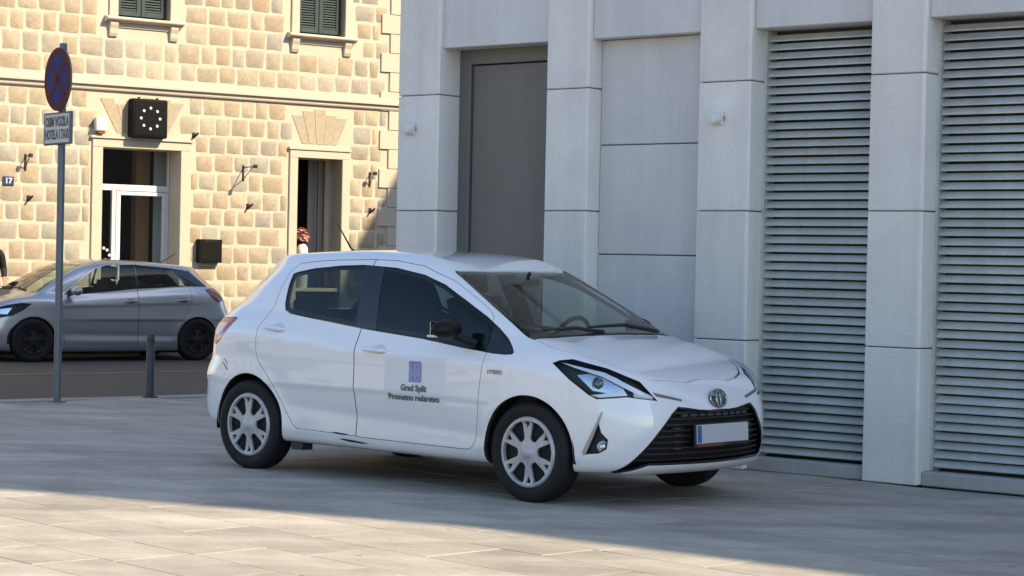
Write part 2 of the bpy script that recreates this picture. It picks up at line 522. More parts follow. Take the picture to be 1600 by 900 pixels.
class Car:
    def __init__(s, root, body, paint):
        s.root, s.b, s.paint = root, body, paint
        s.skin = body.shell(0.0, .028)
    def finish(s, name, me, mats, parent=None, paint_rule=True):
        """panel with painted outside and dark inside"""
        k = s.b.normals(me)
        me.materials.clear()
        for m in mats: me.materials.append(m)
        if len(mats) > 1:
            me.polygons.foreach_set('material_index', [0 if q > .2 else 1 for q in k])
        return link(name, me, None, parent or s.root)
    def cut(s, *prs):
        """one difference for several cutters that do not touch each other"""
        vs, fs = [], []
        for pr in prs:
            n = len(vs); vs += [v.co[:] for v in pr.vertices]; fs += [tuple(i+n for i in p_.vertices) for p_ in pr.polygons]
        s.skin = boolean(s.skin, mesh('cutters', vs, fs), 'DIFFERENCE')
    def take(s, pr, a=0.0, b=.028):
        co = np.array([v.co[:] for v in pr.vertices])
        return boolean(s.b.shell(a, b, (co.min(0), co.max(0))), pr, 'INTERSECT')
    def panel(s, name, pr_in, minus=(), mats=None, parent=None):
        """a panel lifted out of the skin"""
        me = s.take(pr_in)
        for m in minus: me = boolean(me, m, 'DIFFERENCE')
        return s.finish(name, me, mats or [s.paint, M['cabin']], parent)
    def patch(s, name, pr, a, b, mats, parent=None):
        return s.finish(name, s.take(pr, a, b), mats, parent)

def make_tyre(R, rim, w):
    prof = []
    hw = w/2
    pts = [(rim-.012, -hw*.78), (rim+.008, -hw*.92), (rim+.035, -hw*1.02), (R-.035, -hw*1.0), (R-.012, -hw*.9), (R-.002, -hw*.72), (R, -hw*.3)]
    prof = pts + [(r, -h) for r, h in reversed(pts)]
    mb = MB(); mb.lathe(prof, 56, closed=True)
    # tread grooves as thin recessed dark rings are left to the two shoulder lines
    me = mb.mesh('tyre', True); fix_normals(me); shade(me, 60)
    return me

def make_hubcap(R, n_sp=6, split=True, phase=0.0):
    """dished wheel trim with split spokes, axis along +Z"""
    prof = [(0, .012), (.028, .012), (.034, .006), (.05, .002), (R*.55, -.004), (R*.80, -.006), (R*.87, .004), (R*.96, .006), (R, -.004), (R, -.02), (R*.9, -.022), (R*.5, -.018), (0, -.012)]
    mb = MB()
    n = 72; vs = []; fs = []
    m = len(prof)
    inner = [q for q in prof if q[0] > 0]
    vs.append((0, 0, prof[0][1])); vs.append((0, 0, prof[-1][1]))
    for k in range(n):
        t = 2*math.pi*k/n
        for r, h in inner: vs.append((r*math.cos(t), r*math.sin(t), h))
    mi = len(inner)
    for k in range(n):
        k2 = (k+1) % n
        for i in range(mi-1):
            fs.append((2+k*mi+i, 2+k*mi+i+1, 2+k2*mi+i+1, 2+k2*mi+i))
        fs.append((0, 2+k*mi, 2+k2*mi)); fs.append((1, 2+k2*mi+mi-1, 2+k*mi+mi-1))
    me = mesh('hubcap', vs, fs); fix_normals(me)
    def hole(ang, poly):
        c, s_ = math.cos(ang), math.sin(ang)
        q = [(x*c-y*s_, x*s_+y*c) for x, y in poly]
        mbh = MB(); mbh.prism(rounded(q, .006, 2), -.08, .08)
        mh = mbh.mesh('hole'); fix_normals(mh); return mh
    for k in range(n_sp):
        a = phase + 2*math.pi*k/n_sp
        w0, w1 = (.024, .058) if split else (.022, .06)
        me = boolean(me, hole(a, [(R*.38, -w0), (R*.85, -w1), (R*.90, 0), (R*.85, w1), (R*.38, w0), (R*.34, 0)]), 'DIFFERENCE')
        if split:
            b = a + math.pi/n_sp
            me = boolean(me, hole(b, [(R*.66, 0), (R*.855, -.022), (R*.86, .022)]), 'DIFFERENCE')
    bevel_mesh(me, .0025, 1)
    shade(me, 30)
    return me

def add_wheels(root, axles, track, R, rim, w, capmat, cap_me, flip_near=False, backing=True):
    tyre_me = make_tyre(R, rim, w); tyre_me.materials.append(M['rubber'])
    cap_me.materials.clear(); cap_me.materials.append(capmat)
    bk = MB(); bk.lathe([(0.001, -.02), (rim-.006, -.02), (rim-.006, -.09), (.001, -.09)], 32)
    bk_me = bk.mesh('rim', True); fix_normals(bk_me); bk_me.materials.append(M['black_matte']); shade(bk_me)
    for ax in axles:
        for sg in (-1, 1):
            wh = bpy.data.objects.new('wheel', None); COL.objects.link(wh); wh.parent = root
            wh.location = (ax, sg*track, R-.006)
            wh.rotation_euler = (math.radians(-90*sg), 0, random.uniform(-.3, .3)*0)
            link('tyre', tyre_me, None, wh)
            link('rim', bk_me, None, wh, loc=(0, 0, w*.40))
            link('hubcap', cap_me, None, wh, loc=(0, 0, w*.46))
    return

def text_mesh(txt, size, depth=.0012, align='CENTER', bold=0.0, spacing=1.0):
    cu = bpy.data.curves.new('txt', 'FONT'); cu.body = txt; cu.size = size; cu.align_x = align; cu.align_y = 'CENTER'
    cu.extrude = depth; cu.offset = bold; cu.space_character = spacing; cu.resolution_u = 3
    o = bpy.data.objects.new('txt', cu); COL.objects.link(o)
    dg = bpy.context.evaluated_depsgraph_get()
    me = bpy.data.meshes.new_from_object(o.evaluated_get(dg))
    bpy.data.objects.remove(o); bpy.data.curves.remove(cu)
    return me

def seat_mesh(w=.48, back_h=.58, head=True):
    """car seat facing +X: cushion, raked back with side bolsters, headrest"""
    bm = bmesh.new()
    def pad(cx, cz, sx, sy, sz, ry, cy=0):
        r = bmesh.ops.create_cube(bm, size=1.0)
        bmesh.ops.scale(bm, vec=(sx, sy, sz), verts=r['verts'])
        bmesh.ops.rotate(bm, cent=(0, 0, 0), matrix=Matrix.Rotation(ry, 3, 'Y'), verts=r['verts'])
        bmesh.ops.translate(bm, vec=(cx, cy, cz), verts=r['verts'])
    pad(.02, .06, .50, w, .14, -.12)
    pad(-.27, .40, .12, w*.92, back_h, -.28)
    for s_ in (-1, 1): pad(-.235, .38, .12, .07, back_h*.85, -.28, s_*w*.44)
    if head:
        pad(-.40, .80, .10, w*.55, .18, -.2)
        for s_ in (-1, 1): pad(-.375, .68, .012, .012, .14, -.25, s_*.06)
    me = bpy.data.meshes.new('seat'); bm.to_mesh(me); bm.free()
    bevel_mesh(me, .035, 3); shade(me, 50)
    return me
# ---------------------------------------------------------------- ground: plaza, road, far pavement
def paving_mat(name, base, warm, objvary, joints=False):
    m = mat(name, base, .72, bump=(22, .22, 8), vary=(1.6, .75, warm), objvary=objvary, coords='Object')
    nt = m.node_tree; N = nt.nodes; L = nt.links; b = N['Principled BSDF']
    # world-space stains and streaks that run over the slabs
    g = N.new('ShaderNodeNewGeometry')
    mp = N.new('ShaderNodeMapping'); mp.inputs['Rotation'].default_value = (0, 0, math.radians(42)); mp.inputs['Scale'].default_value = (.35, 1.6, 1)
    L.new(g.outputs['Position'], mp.inputs[0])
    nz = N.new('ShaderNodeTexNoise'); nz.inputs['Scale'].default_value = 1.3; nz.inputs['Detail'].default_value = 7; nz.inputs['Roughness'].default_value = .62
    L.new(mp.outputs[0], nz.inputs['Vector'])
    mr = N.new('ShaderNodeMapRange'); mr.inputs[1].default_value = .36; mr.inputs[2].default_value = .66; mr.inputs[3].default_value = .70; mr.inputs[4].default_value = 1.14
    L.new(nz.outputs['Fac'], mr.inputs[0])
    n2 = N.new('ShaderNodeTexNoise'); n2.inputs['Scale'].default_value = 28; n2.inputs['Detail'].default_value = 5
    L.new(g.outputs['Position'], n2.inputs['Vector'])
    m2 = N.new('ShaderNodeMapRange'); m2.inputs[3].default_value = .82; m2.inputs[4].default_value = 1.16
    L.new(n2.outputs['Fac'], m2.inputs[0])
    mu = N.new('ShaderNodeMath'); mu.operation = 'MULTIPLY'; L.new(mr.outputs[0], mu.inputs[0]); L.new(m2.outputs[0], mu.inputs[1])
    vo = N.new('ShaderNodeTexVoronoi'); vo.inputs['Scale'].default_value = 3.1; L.new(g.outputs['Position'], vo.inputs['Vector'])
    sp_ = N.new('ShaderNodeMapRange'); sp_.inputs[1].default_value = .045; sp_.inputs[2].default_value = .075; sp_.inputs[3].default_value = .62; sp_.inputs[4].default_value = 1.0
    L.new(vo.outputs['Distance'], sp_.inputs[0])
    ms = N.new('ShaderNodeMath'); ms.operation = 'MULTIPLY'; L.new(mu.outputs[0], ms.inputs[0]); L.new(sp_.outputs[0], ms.inputs[1]); mu = ms
    src = b.inputs['Base Color'].links[0].from_socket
    mx = N.new('ShaderNodeMix'); mx.data_type = 'RGBA'; mx.blend_type = 'MULTIPLY'; mx.inputs[0].default_value = 1.0
    L.new(src, mx.inputs[6]); L.new(mu.outputs[0], mx.inputs[7])
    out = mx.outputs[2]
    if joints:
        mp2 = N.new('ShaderNodeMapping'); mp2.inputs['Rotation'].default_value = (0, 0, math.radians(47))
        L.new(g.outputs['Position'], mp2.inputs[0])
        br = N.new('ShaderNodeTexBrick'); br.inputs['Scale'].default_value = 1.0; br.inputs['Brick Width'].default_value = .82; br.inputs['Row Height'].default_value = .42; br.inputs['Mortar Size'].default_value = .006
        br.inputs['Color1'].default_value = (1, 1, 1, 1); br.inputs['Color2'].default_value = (.86, .86, .86, 1); br.inputs['Mortar'].default_value = (.45, .43, .4, 1)
        L.new(mp2.outputs[0], br.inputs['Vector'])
        m3 = N.new('ShaderNodeMix'); m3.data_type = 'RGBA'; m3.blend_type = 'MULTIPLY'; m3.inputs[0].default_value = 1.0
        L.new(out, m3.inputs[6]); L.new(br.outputs['Color'], m3.inputs[7]); out = m3.outputs[2]
    L.new(out, b.inputs['Base Color'])
    return m

M['paver'] = paving_mat('paver', (.44, .395, .325), (.335, .295, .24), .10)
M['plaza_sheet'] = paving_mat('plaza_sheet', (.44, .395, .325), (.335, .295, .24), 0.0, True)
M['joint'] = mat('joint', (.29, .265, .225), .9, bump=(80, .4, 4))
M['asphalt'] = mat('asphalt', (.066, .057, .047), .85, bump=(120, .5, 6), vary=(.9, .7, (.09, .078, .063)))
M['kerb'] = mat('kerb', (.30, .285, .26), .7, bump=(40, .3, 6), vary=(3, .7, (.22, .205, .18)))
M['far_paving'] = mat('far_paving', (.30, .28, .25), .75, bump=(20, .3, 6), vary=(1.2, .6, (.23, .21, .185)))
M['road_paint'] = mat('road_paint', (.27, .26, .24), .7, vary=(6, .8, (.10, .095, .085)))

M['far_wall'] = mat('far_wall', (.46, .40, .31), .85, vary=(.3, .8, (.40, .36, .30)))
M['far_window'] = mat('far_window', (.03, .04, .04), .3)
M['far_roof'] = mat('far_roof', (.25, .10, .06), .85)
KA = math.radians(39.0); KD = Vector((math.cos(KA), math.sin(KA), 0)); KN = Vector((-math.sin(KA), math.cos(KA), 0))
KP = Vector((-4.92, 20.36, 0))
def sheet(name, pts, mt):
    o = link(name, mesh(name, pts, [tuple(range(len(pts)))]), mt)
    fix_normals(o.data)
    if o.data.polygons[0].normal.z < 0: o.data.flip_normals()
    return tag(o, kind='structure')
kl, kr = KP - KD*60, KP + KD*60
earth = sheet('ground', [(-900, -900, -.36), (900, -900, -.36), (900, 900, -.36), (-900, 900, -.36)], M['far_paving'])
a, b_ = kl - KN*.15, kr - KN*.15
plaza = sheet('plaza', [(a.x, a.y, -.012), (b_.x, b_.y, -.012), (b_.x+90, b_.y-150, -.012), (a.x+60, a.y-150, -.012)], M['joint'])
# slabs: laid in courses, each one an object of the plaza
PA = math.radians(-47.0); PD = Vector((math.cos(PA), math.sin(PA), 0)); PN = Vector((-math.sin(PA), math.cos(PA), 0))
def slab_mesh():
    bm = bmesh.new()
    g = .004
    jit = lambda s: random.uniform(-s, s)
    lo = [bm.verts.new((sx*.5, sy*.5, -.03)) for sx, sy in ((-1, -1), (1, -1), (1, 1), (-1, 1))]
    md = [bm.verts.new((sx*.5, sy*.5, -.004)) for sx, sy in ((-1, -1), (1, -1), (1, 1), (-1, 1))]
    hi = [bm.verts.new((sx*(.5-.006), sy*(.5-.012), jit(.0006))) for sx, sy in ((-1, -1), (1, -1), (1, 1), (-1, 1))]
    for k in range(4):
        k2 = (k+1) % 4
        bm.faces.new((lo[k], lo[k2], md[k2], md[k])); bm.faces.new((md[k], md[k2], hi[k2], hi[k]))
    bm.faces.new(hi)
    me = bpy.data.meshes.new('slab'); bm.to_mesh(me); bm.free(); me.materials.append(M['paver']); return me
SLABS = [slab_mesh() for _ in range(6)]
def cam_sees(P, pad=.02):
    d = Vector(P) - Vector((0, 0, CAM_H))
    f = d.dot(_fw)
    if f < 1: return False
    return abs(d.dot(_r)/f) < 800/CAM_F*(1+pad*6)+pad and abs(d.dot(_u)/f) < 450/CAM_F*(1+pad*6)+pad
slabs_in, slabs_out = [], []
FE = Vector((.77533868, -.63154566, 0)); FIN = Vector((.63154566, .77533868, 0)); FA = Vector((2.37947, 14.20677, 0))
v = -14.0; row = 0
while v < 24.0:
    wd = (.43, .43, .43, .50, .36)[row % 5]
    u = -22.0 + random.uniform(0, .8)
    while u < 14.0:
        ln = random.choice((.55, .70, .80, .90, 1.05))
        c = PD*(u+ln/2) + PN*(v+wd/2)
        inside = (c-KP).dot(KN) < -.42 and (c-FA).dot(FIN) < .02 and c.y > 5.0
        if (c-FA).dot(FE) < -4.6: inside = (c-KP).dot(KN) < -.42 and c.y > 5.0 and c.x < 0
        if inside and c.length < 27:
            (slabs_in if cam_sees(c, .035) else slabs_out).append((c, ln, wd))
        u += ln
    v += wd; row += 1
slabs_in.sort(key=lambda s_: s_[0].length)
slabs_out = slabs_in[300:] + slabs_out; slabs_in = slabs_in[:300]
for c, ln, wd in slabs_in:
    o = link('paving_slab', random.choice(SLABS), None, plaza, loc=(c.x, c.y, random.uniform(-.0012, .0012)),
             rot=(random.uniform(-.0012, .0012), random.uniform(-.0012, .0012), PA), scale=(ln-.004, wd-.004, 1))
mb = MB()
for c, ln, wd in slabs_out:
    if c.length > 24: continue
    cs, sn = math.cos(PA), math.sin(PA)
    q = [(c.x + cs*sx*(ln-.004)/2 - sn*sy*(wd-.004)/2, c.y + sn*sx*(ln-.004)/2 + cs*sy*(wd-.004)/2) for sx, sy in ((-1, -1), (1, -1), (1, 1), (-1, 1))]
    mb.add([(x, y, -.0005) for x, y in q] + [(x, y, -.02) for x, y in q], [(0, 1, 2, 3)] + [(i, (i+4), (i+1) % 4+4, (i+1) % 4) for i in range(4)])
rest = mb.build('paving_slabs', M['paver'], plaza); tag(rest, kind='stuff')
# the plaza far away
sheet('plaza_beyond', [(-60, 5.0, -.006), (-60, -120, -.006), (110, -120, -.006), (110, 5.0, -.006)], M['plaza_sheet'])
# kerb stones along the road
KERB = MB().box(-.5, .5, -.15, .15, -.25, 0).mesh('kerb_stone'); fix_normals(KERB); bevel_mesh(KERB, .012, 2); KERB.materials.append(M['kerb'])
kerb = tag(empty('kerb', KP, KA), kind='structure')
for k in range(-9, 14):
    link('kerb_stone', KERB, None, kerb, loc=(k*1.0+.3, -.155+random.uniform(-.003, .003), .002+random.uniform(-.002, .002)), scale=(.994, 1, 1))
road = sheet('road', [tuple(kl + Vector((0, 0, -.11))), tuple(kr + Vector((0, 0, -.11))), tuple(kr + KN*14 + Vector((0, 0, -.11))), tuple(kl + KN*14 + Vector((0, 0, -.11)))], M['asphalt'])
l0, l1 = Vector((-6.36, 26.315, 0)), Vector((-4.09, 28.147, 0)); ld = (l1-l0).normalized(); ln_ = Vector((-ld.y, ld.x, 0))
q = [l0 - ld*16 - ln_*.06, l1 + ld*6 - ln_*.06, l1 + ld*6 + ln_*.06, l0 - ld*16 + ln_*.06]
sheet('road_line', [(w_.x, w_.y, -.106) for w_ in q], M['road_paint'])

# houses out of view across the plaza, one mass added for reflections and bounce
tw_ = MB(); random.seed(11); yy = -46.0
while yy < 34:
    wdt = random.uniform(8, 14); hh = random.uniform(6.5, 11); x0 = -46 + random.uniform(-2, 2)
    tw_.cur = 0; tw_.box(x0-9, x0, yy, yy+wdt-.05, -.3, hh)
    tw_.cur = 1
    nwin = int(wdt/2.6)
    for k in range(nwin):
        cy = yy + (k+.5)*wdt/nwin
        for zf in np.arange(1.1, hh-1.6, 2.7): tw_.box(x0-.1, x0+.03, cy-.5, cy+.5, zf, zf+1.6)
    tw_.cur = 2; tw_.box(x0-9.3, x0+.35, yy-.2, yy+wdt+.1, hh+.01, hh+.3)
    yy += wdt
tag(tw_.build('unseen_town', [M['far_wall'], M['far_window'], M['far_roof']]), 'unseen row of pale town houses far across the plaza, added for reflections', None, None, 'stuff')
random.seed(23)

# ---------------------------------------------------------------- grey louvred building on the right
M['hammered'] = mat('hammered', (.78, .755, .705), .85, bump=(70, .8, 5), vary=(2.2, .55, (.70, .675, .63)), objvary=.05)
M['smooth_stone'] = mat('smooth_stone', (.63, .62, .60), .75, bump=(60, .3, 4), vary=(1.8, .5, (.57, .56, .54)), objvary=.04)
M['margin'] = mat('margin', (.80, .775, .725), .75, bump=(60, .25, 4), vary=(3.0, .5, (.73, .71, .665)))
M['door_metal'] = mat('door_metal', (.155, .150, .138), .45, .1, bump=(90, .08, 3), vary=(1.2, .4, (.14, .136, .126)))
M['slat'] = mat('slat', (.63, .655, .605), .5, .15, vary=(2.5, .6, (.50, .53, .51)), objvary=.06)
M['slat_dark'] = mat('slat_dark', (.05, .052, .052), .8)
M['joint_dark'] = mat('joint_dark', (.09, .088, .085), .9)
M['plinth'] = mat('plinth', (.42, .40, .375), .8, bump=(50, .4, 5), vary=(3, .6, (.34, .325, .30)))
M['roof_grey'] = mat('roof_grey', (.30, .30, .30), .8)
M['white_plastic'] = mat('white_plastic', (.66, .66, .64), .5)

def weather(m, amt=.22):
    """rain streaks and soft stains over the stone"""
    nt = m.node_tree; N = nt.nodes; L = nt.links; b = N['Principled BSDF']
    ge = N.new('ShaderNodeNewGeometry'); out = b.inputs['Base Color'].links[0].from_socket
    for sc, vec in ((1.0, (5.0, 5.0, .45)), (1.0, (1.1, 1.1, 1.4)), (1.0, (55, 55, 55))):
        mp = N.new('ShaderNodeMapping'); mp.inputs['Scale'].default_value = vec; L.new(ge.outputs['Position'], mp.inputs[0])
        nz = N.new('ShaderNodeTexNoise'); nz.inputs['Scale'].default_value = sc; nz.inputs['Detail'].default_value = 7; nz.inputs['Roughness'].default_value = .65
        L.new(mp.outputs[0], nz.inputs['Vector'])
        mr = N.new('ShaderNodeMapRange'); mr.inputs[1].default_value = .32; mr.inputs[2].default_value = .58; mr.inputs[3].default_value = 1-amt; mr.inputs[4].default_value = 1.0
        L.new(nz.outputs['Fac'], mr.inputs[0])
        mx = N.new('ShaderNodeMix'); mx.data_type = 'RGBA'; mx.blend_type = 'MULTIPLY'; mx.inputs[0].default_value = 1
        L.new(out, mx.inputs[6]); L.new(mr.outputs[0], mx.inputs[7]); out = mx.outputs[2]
    L.new(out, b.inputs['Base Color'])
for k_ in ('hammered', 'smooth_stone', 'margin', 'plinth'): weather(M[k_], .085)
weather(M['slat'], .16); weather(M['door_metal'], .10)
G_ANG = math.atan2(FE.y, FE.x)
grey = empty('grey_building', FA, G_ANG, 'pale grey stone building with pillars, metal door and louvred bays', 'building')
PIL = [(-4.281, -3.848), (-2.773, -2.372), (-1.387, -.950), (0, .413), (1.39, 1.80), (2.78, 3.19), (4.17, 4.58)]
ZJ = [0, .91, 1.82, 2.735, 3.645, 4.555, 5.465, 6.375]
HL_ = 13.5      # eaves over the visible bays
HR_ = 14.3      # eaves further right
def stone_block(x0, x1, z0, z1, y0, y1, name='pillar_block', mt='hammered', bev=.006, seg=1):
    mb = MB().box(x0+.0005, x1-.0005, y0, y1, z0+.0035, z1-.0035)
    o = mb.build(name, M[mt], grey, bevel=bev)
    return o
for (x0, x1) in PIL:
    for k in range(7):
        b = stone_block(x0, x1, ZJ[k], ZJ[k+1], 0, .36)
        # smooth margin worked along the right arris
        MB().box(x1-.030, x1+.0025, -.0025, .34, ZJ[k]+.006, ZJ[k+1]-.006).build('dressed_margin', M['margin'], b, bevel=.005)
    MB().box(x0+.02, x1-.02, .015, .33, .01, 6.37).build('pillar_core', M['joint_dark'], grey)
for i in range(len(PIL)-1):
    x0, x1 = PIL[i][1], PIL[i+1][0]
    a, c = x0+.003, x1-.001
    MB().box(a, c, .035, .42, 3.10, 4.20).build('lintel_panel', M['smooth_stone'], grey, bevel=.006)
    MB().box(a, c, .035, .42, 4.207, 6.37).build('lintel_panel', M['smooth_stone'], grey, bevel=.006)
    MB().box(a, c, .05, .18 if i > 1 else .15, .0, .095).build('plinth', M['plinth'], grey, bevel=.008)
    if i == 0:      # metal door
        dr = empty('door'); dr.parent = grey
        MB().box(a, a+.115, .24, .32, .096, 3.10).build('door_frame', M['door_metal'], dr, bevel=.004)
        MB().box(c-.115, c, .24, .32, .096, 3.10).build('door_frame', M['door_metal'], dr, bevel=.004)
        MB().box(a+.117, c-.117, .24, .32, 2.985, 3.10).build('door_frame', M['door_metal'], dr, bevel=.004)
        MB().box(a+.124, c-.124, .265, .31, .10, 2.975).build('door_leaf', M['door_metal'], dr, bevel=.003)
        MB().box(c-.20, c-.17, .20, .22, 1.02, 1.22).build('door_handle', M['grey_badge'], dr, bevel=.006)
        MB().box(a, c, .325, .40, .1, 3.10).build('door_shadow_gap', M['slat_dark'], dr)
    elif i == 1:    # stone infill
        zs = [.096, .685, 1.50, 2.315, 3.10]
        for k in range(4):
            MB().box(a+.002, c-.002, .15, .36, zs[k]+.004, zs[k+1]-.004).build('infill_panel', M['smooth_stone'], grey, bevel=.005)
        MB().box(a, c, .17, .38, .1, 3.10).build('infill_core', M['joint_dark'], grey)
    else:           # louvres
        lv = empty('louvre'); lv.parent = grey
        MB().box(a, c, .30, .36, .05, 3.10).build('louvre_back', M['slat_dark'], lv)
        for (q0, q1) in ((a, a+.020), (c-.020, c)):
            MB().box(q0, q1, .165, .295, .097, 3.098).build('louvre_frame', M['slat'], lv)
        if i == 2 or i == 3 or i == 4:
            wd = c - a - .044
            if i == 2:
                pr = [(.180, .002), (.182, -.006), (.186, -.006), (.222, .0385), (.252, .039), (.252, .042), (.220, .042)]
                SL = MB(); SL.prism([(y, z) for y, z in pr], -wd/2, wd/2, Matrix(((0, 0, 1, 0), (1, 0, 0, 0), (0, 1, 0, 0), (0, 0, 0, 1))))
                SLm = SL.mesh('slat'); fix_normals(SLm); SLm.materials.append(M['slat']); base_w = wd
            for k in range(48):
                link('slat', SLm, None, lv, loc=((a+c)/2, random.uniform(-.0015, .0015), .124 + k*.0617), rot=(random.uniform(-.007, .007), random.uniform(-.0012, .0012), 0), scale=(wd/base_w, 1, 1))
# the rest of the block behind and to the right, plus added shadow casters
MB().box(-4.20, 4.60, .43, 16.0, .0, 6.37).build('main_block', M['roof_grey'], grey)
MB().box(-4.281, 8.0, .0, 17.0, 6.38, HL_).build('upper_block', M['smooth_stone'], grey, bevel=.01)
MB().box(4.60, 8.0, .04, 16.0, .0, 6.375).build('side_block', M['smooth_stone'], grey)
MB().box(8.002, 30.0, .0, 16.0, .0, HR_).build('side_block', M['smooth_stone'], grey, bevel=.01)
MB().box(-4.281, -3.90, .361, 17.0, .0, 6.375).build('end_wall', M['smooth_stone'], grey)
MB().box(8.01, 15.14, .0, 9.0, HR_+.001, 18.5).build('shadow_block', M['smooth_stone'], grey, bevel=.01)  # unseen roof block, added to push out the shadow edge on the plaza
for fl_ in range(3):
    for k in range(9):
        x0 = -3.6 + k*3.4
        MB().box(x0, x0+1.4, -.012, .05, 7.1+fl_*2.3, 8.7+fl_*2.3).build('upper_window', M['slat_dark'], grey, bevel=.004)
wing = MB(); wing.prism([(17.01, 0), (26, 0), (26, 21), (21.74, 21), (17.33, 14.30), (17.01, 13.6)], -4.281, 6.0, Matrix(((0, 0, 1, 0), (1, 0, 0, 0), (0, 1, 0, 0), (0, 0, 0, 1))))
wing.build('shadow_wing', M['smooth_stone'], grey)  # unseen sloped volume, shaped to throw the slanted shadow onto the stone house
# small white wall fittings
def local(o, x, y, z): return (o.matrix_basis if o.parent is None else o.matrix_world) @ Vector((x, y, z))
def wall_light(t, z, label):
    e = empty('wall_light', Matrix.Translation(FA) @ Matrix.Rotation(G_ANG, 4, 'Z') @ Vector((t, 0, z)), G_ANG, label, 'light', 'small white fittings on the pillars')
    MB().box(-.048, .048, -.018, -.003, -.048, .048).build('base_plate', M['white_plastic'], e, bevel=.004)
    MB().lathe([(.001, .0), (.040, .0), (.042, -.03), (.034, -.052), (.001, -.056)], 20, Matrix.Translation((0, -.018, 0)) @ Matrix.Rotation(math.pi/2, 4, 'X') @ Matrix.Scale(-1, 4, (0, 0, 1))).build('lamp_cover', M['white_plastic'], e, smooth=True)
    MB().tube([(.04, -.012, -.012), (.055, -.012, -.012), (.055, -.012, .015)], .008, 8).build('cable_gland', M['white_plastic'], e, smooth=True)
wall_light(-4.135, 2.470, 'small white wall fitting on the pillar left of the metal door')
wall_light(-1.215, 2.475, 'small white wall fitting on the pillar left of the louvres')
# ---------------------------------------------------------------- stone house across the road
H_ANG = math.radians(35.9)
HP = Vector((-6.46, 33.5, 0))
HM = Matrix.Translation(HP) @ Matrix.Rotation(H_ANG, 4, 'Z')
house = empty('stone_house', HP, H_ANG, 'sunlit old stone house with pale mortar joints, framed doors and green shutters', 'building')
def rubble_mat(name, cols):
    m = mat(name, cols[0], .88, bump=(16, .22, 9))
    nt = m.node_tree; N = nt.nodes; L = nt.links; b = N['Principled BSDF']
    oi = N.new('ShaderNodeObjectInfo'); rp = N.new('ShaderNodeValToRGB'); rp.color_ramp.interpolation = 'LINEAR'
    el = rp.color_ramp.elements
    el[0].color = (*cols[0], 1); el[1].color = (*cols[-1], 1)
    for i, c in enumerate(cols[1:-1]):
        e = el.new((i+1)/(len(cols)-1)); e.color = (*c, 1)
    L.new(oi.outputs['Random'], rp.inputs[0])
    g = N.new('ShaderNodeNewGeometry'); nz = N.new('ShaderNodeTexNoise'); nz.inputs['Scale'].default_value = 17; nz.inputs['Detail'].default_value = 9; nz.inputs['Roughness'].default_value = .72
    L.new(g.outputs['Position'], nz.inputs['Vector'])
    mr = N.new('ShaderNodeMapRange'); mr.inputs[1].default_value = .3; mr.inputs[2].default_value = .72; mr.inputs[3].default_value = .80; mr.inputs[4].default_value = 1.16
    L.new(nz.outputs['Fac'], mr.inputs[0])
    mx = N.new('ShaderNodeMix'); mx.data_type = 'RGBA'; mx.blend_type = 'MULTIPLY'; mx.inputs[0].default_value = 1
    L.new(rp.outputs[0], mx.inputs[6]); L.new(mr.outputs[0], mx.inputs[7]); L.new(mx.outputs[2], b.inputs['Base Color'])
    return m
M['rubble'] = rubble_mat('rubble', [(.435, .325, .21), (.405, .33, .23), (.36, .325, .26), (.435, .345, .23), (.47, .385, .26), (.375, .335, .27), (.42, .315, .205), (.45, .37, .27)])
M['rubble_pale'] = rubble_mat('rubble_pale', [(.48, .40, .295), (.51, .43, .31), (.45, .39, .30)])
M['rubble_wedge'] = rubble_mat('rubble_wedge', [(.43, .35, .24), (.46, .37, .25), (.42, .355, .26)])
M['mortar'] = mat('mortar', (.60, .515, .395), .95, bump=(30, .5, 8), vary=(4, .5, (.54, .455, .34)))
M['dressed'] = mat('dressed', (.58, .50, .38), .85, bump=(40, .25, 5), vary=(2.5, .5, (.54, .46, .345)))
M['white_frame'] = mat('white_frame', (.72, .72, .70), .4)
M['shutter'] = mat('shutter', (.028, .048, .046), .55, bump=(50, .2, 4), vary=(7, .6, (.04, .062, .058)))
M['shutter_slat'] = mat('shutter_slat', (.040, .066, .062), .6, vary=(12, .6, (.028, .046, .043)))
M['dark_pane'] = mat('dark_pane', (.006, .007, .008), .06, 0, .5)
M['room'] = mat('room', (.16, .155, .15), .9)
M['brown_post'] = mat('brown_post', (.55, .30, .14), .6, vary=(5, .6, (.45, .25, .12)))
M['grey_drape'] = mat('grey_drape', (.72, .72, .69), .9)
M['dull_drape'] = mat('dull_drape', (.34, .34, .325), .9)
M['iron'] = mat('iron', (.030, .020, .016), .7, .3, vary=(40, .7, (.08, .035, .02)))
M['pane'] = glass_mat('pane', (.86, .88, .88))

def hbox(x0, x1, y0, y1, z0, z1, name, mt, parent=None, bevel=0.0):
    return MB().box(x0, x1, y0, y1, z0, z1).build(name, M[mt] if isinstance(mt, str) else mt, parent or house, bevel=bevel)
OPEN = [(-.09, 1.29, .0, 3.115), (3.465, 4.335, .0, 3.11), (.135, 1.05, 5.20, 6.95), (3.445, 4.34, 5.20, 6.95), (-3.1, -2.2, 5.20, 6.95)]
XS = sorted({-12, 12.0} | {v for o in OPEN for v in o[:2]}); ZS = sorted({-.4, 9.2} | {v for o in OPEN for v in o[2:]})
core = MB()
for i in range(len(XS)-1):
    for j in range(len(ZS)-1):
        cx, cz = (XS[i]+XS[i+1])/2, (ZS[j]+ZS[j+1])/2
        if any(o[0] < cx < o[1] and o[2] < cz < o[3] for o in OPEN): continue
        core.box(XS[i], XS[i+1], 0, .55, ZS[j], ZS[j+1])
cm = core.mesh('wall')
bm = bmesh.new(); bm.from_mesh(cm); bmesh.ops.remove_doubles(bm, verts=bm.verts, dist=1e-5)
seen = {}
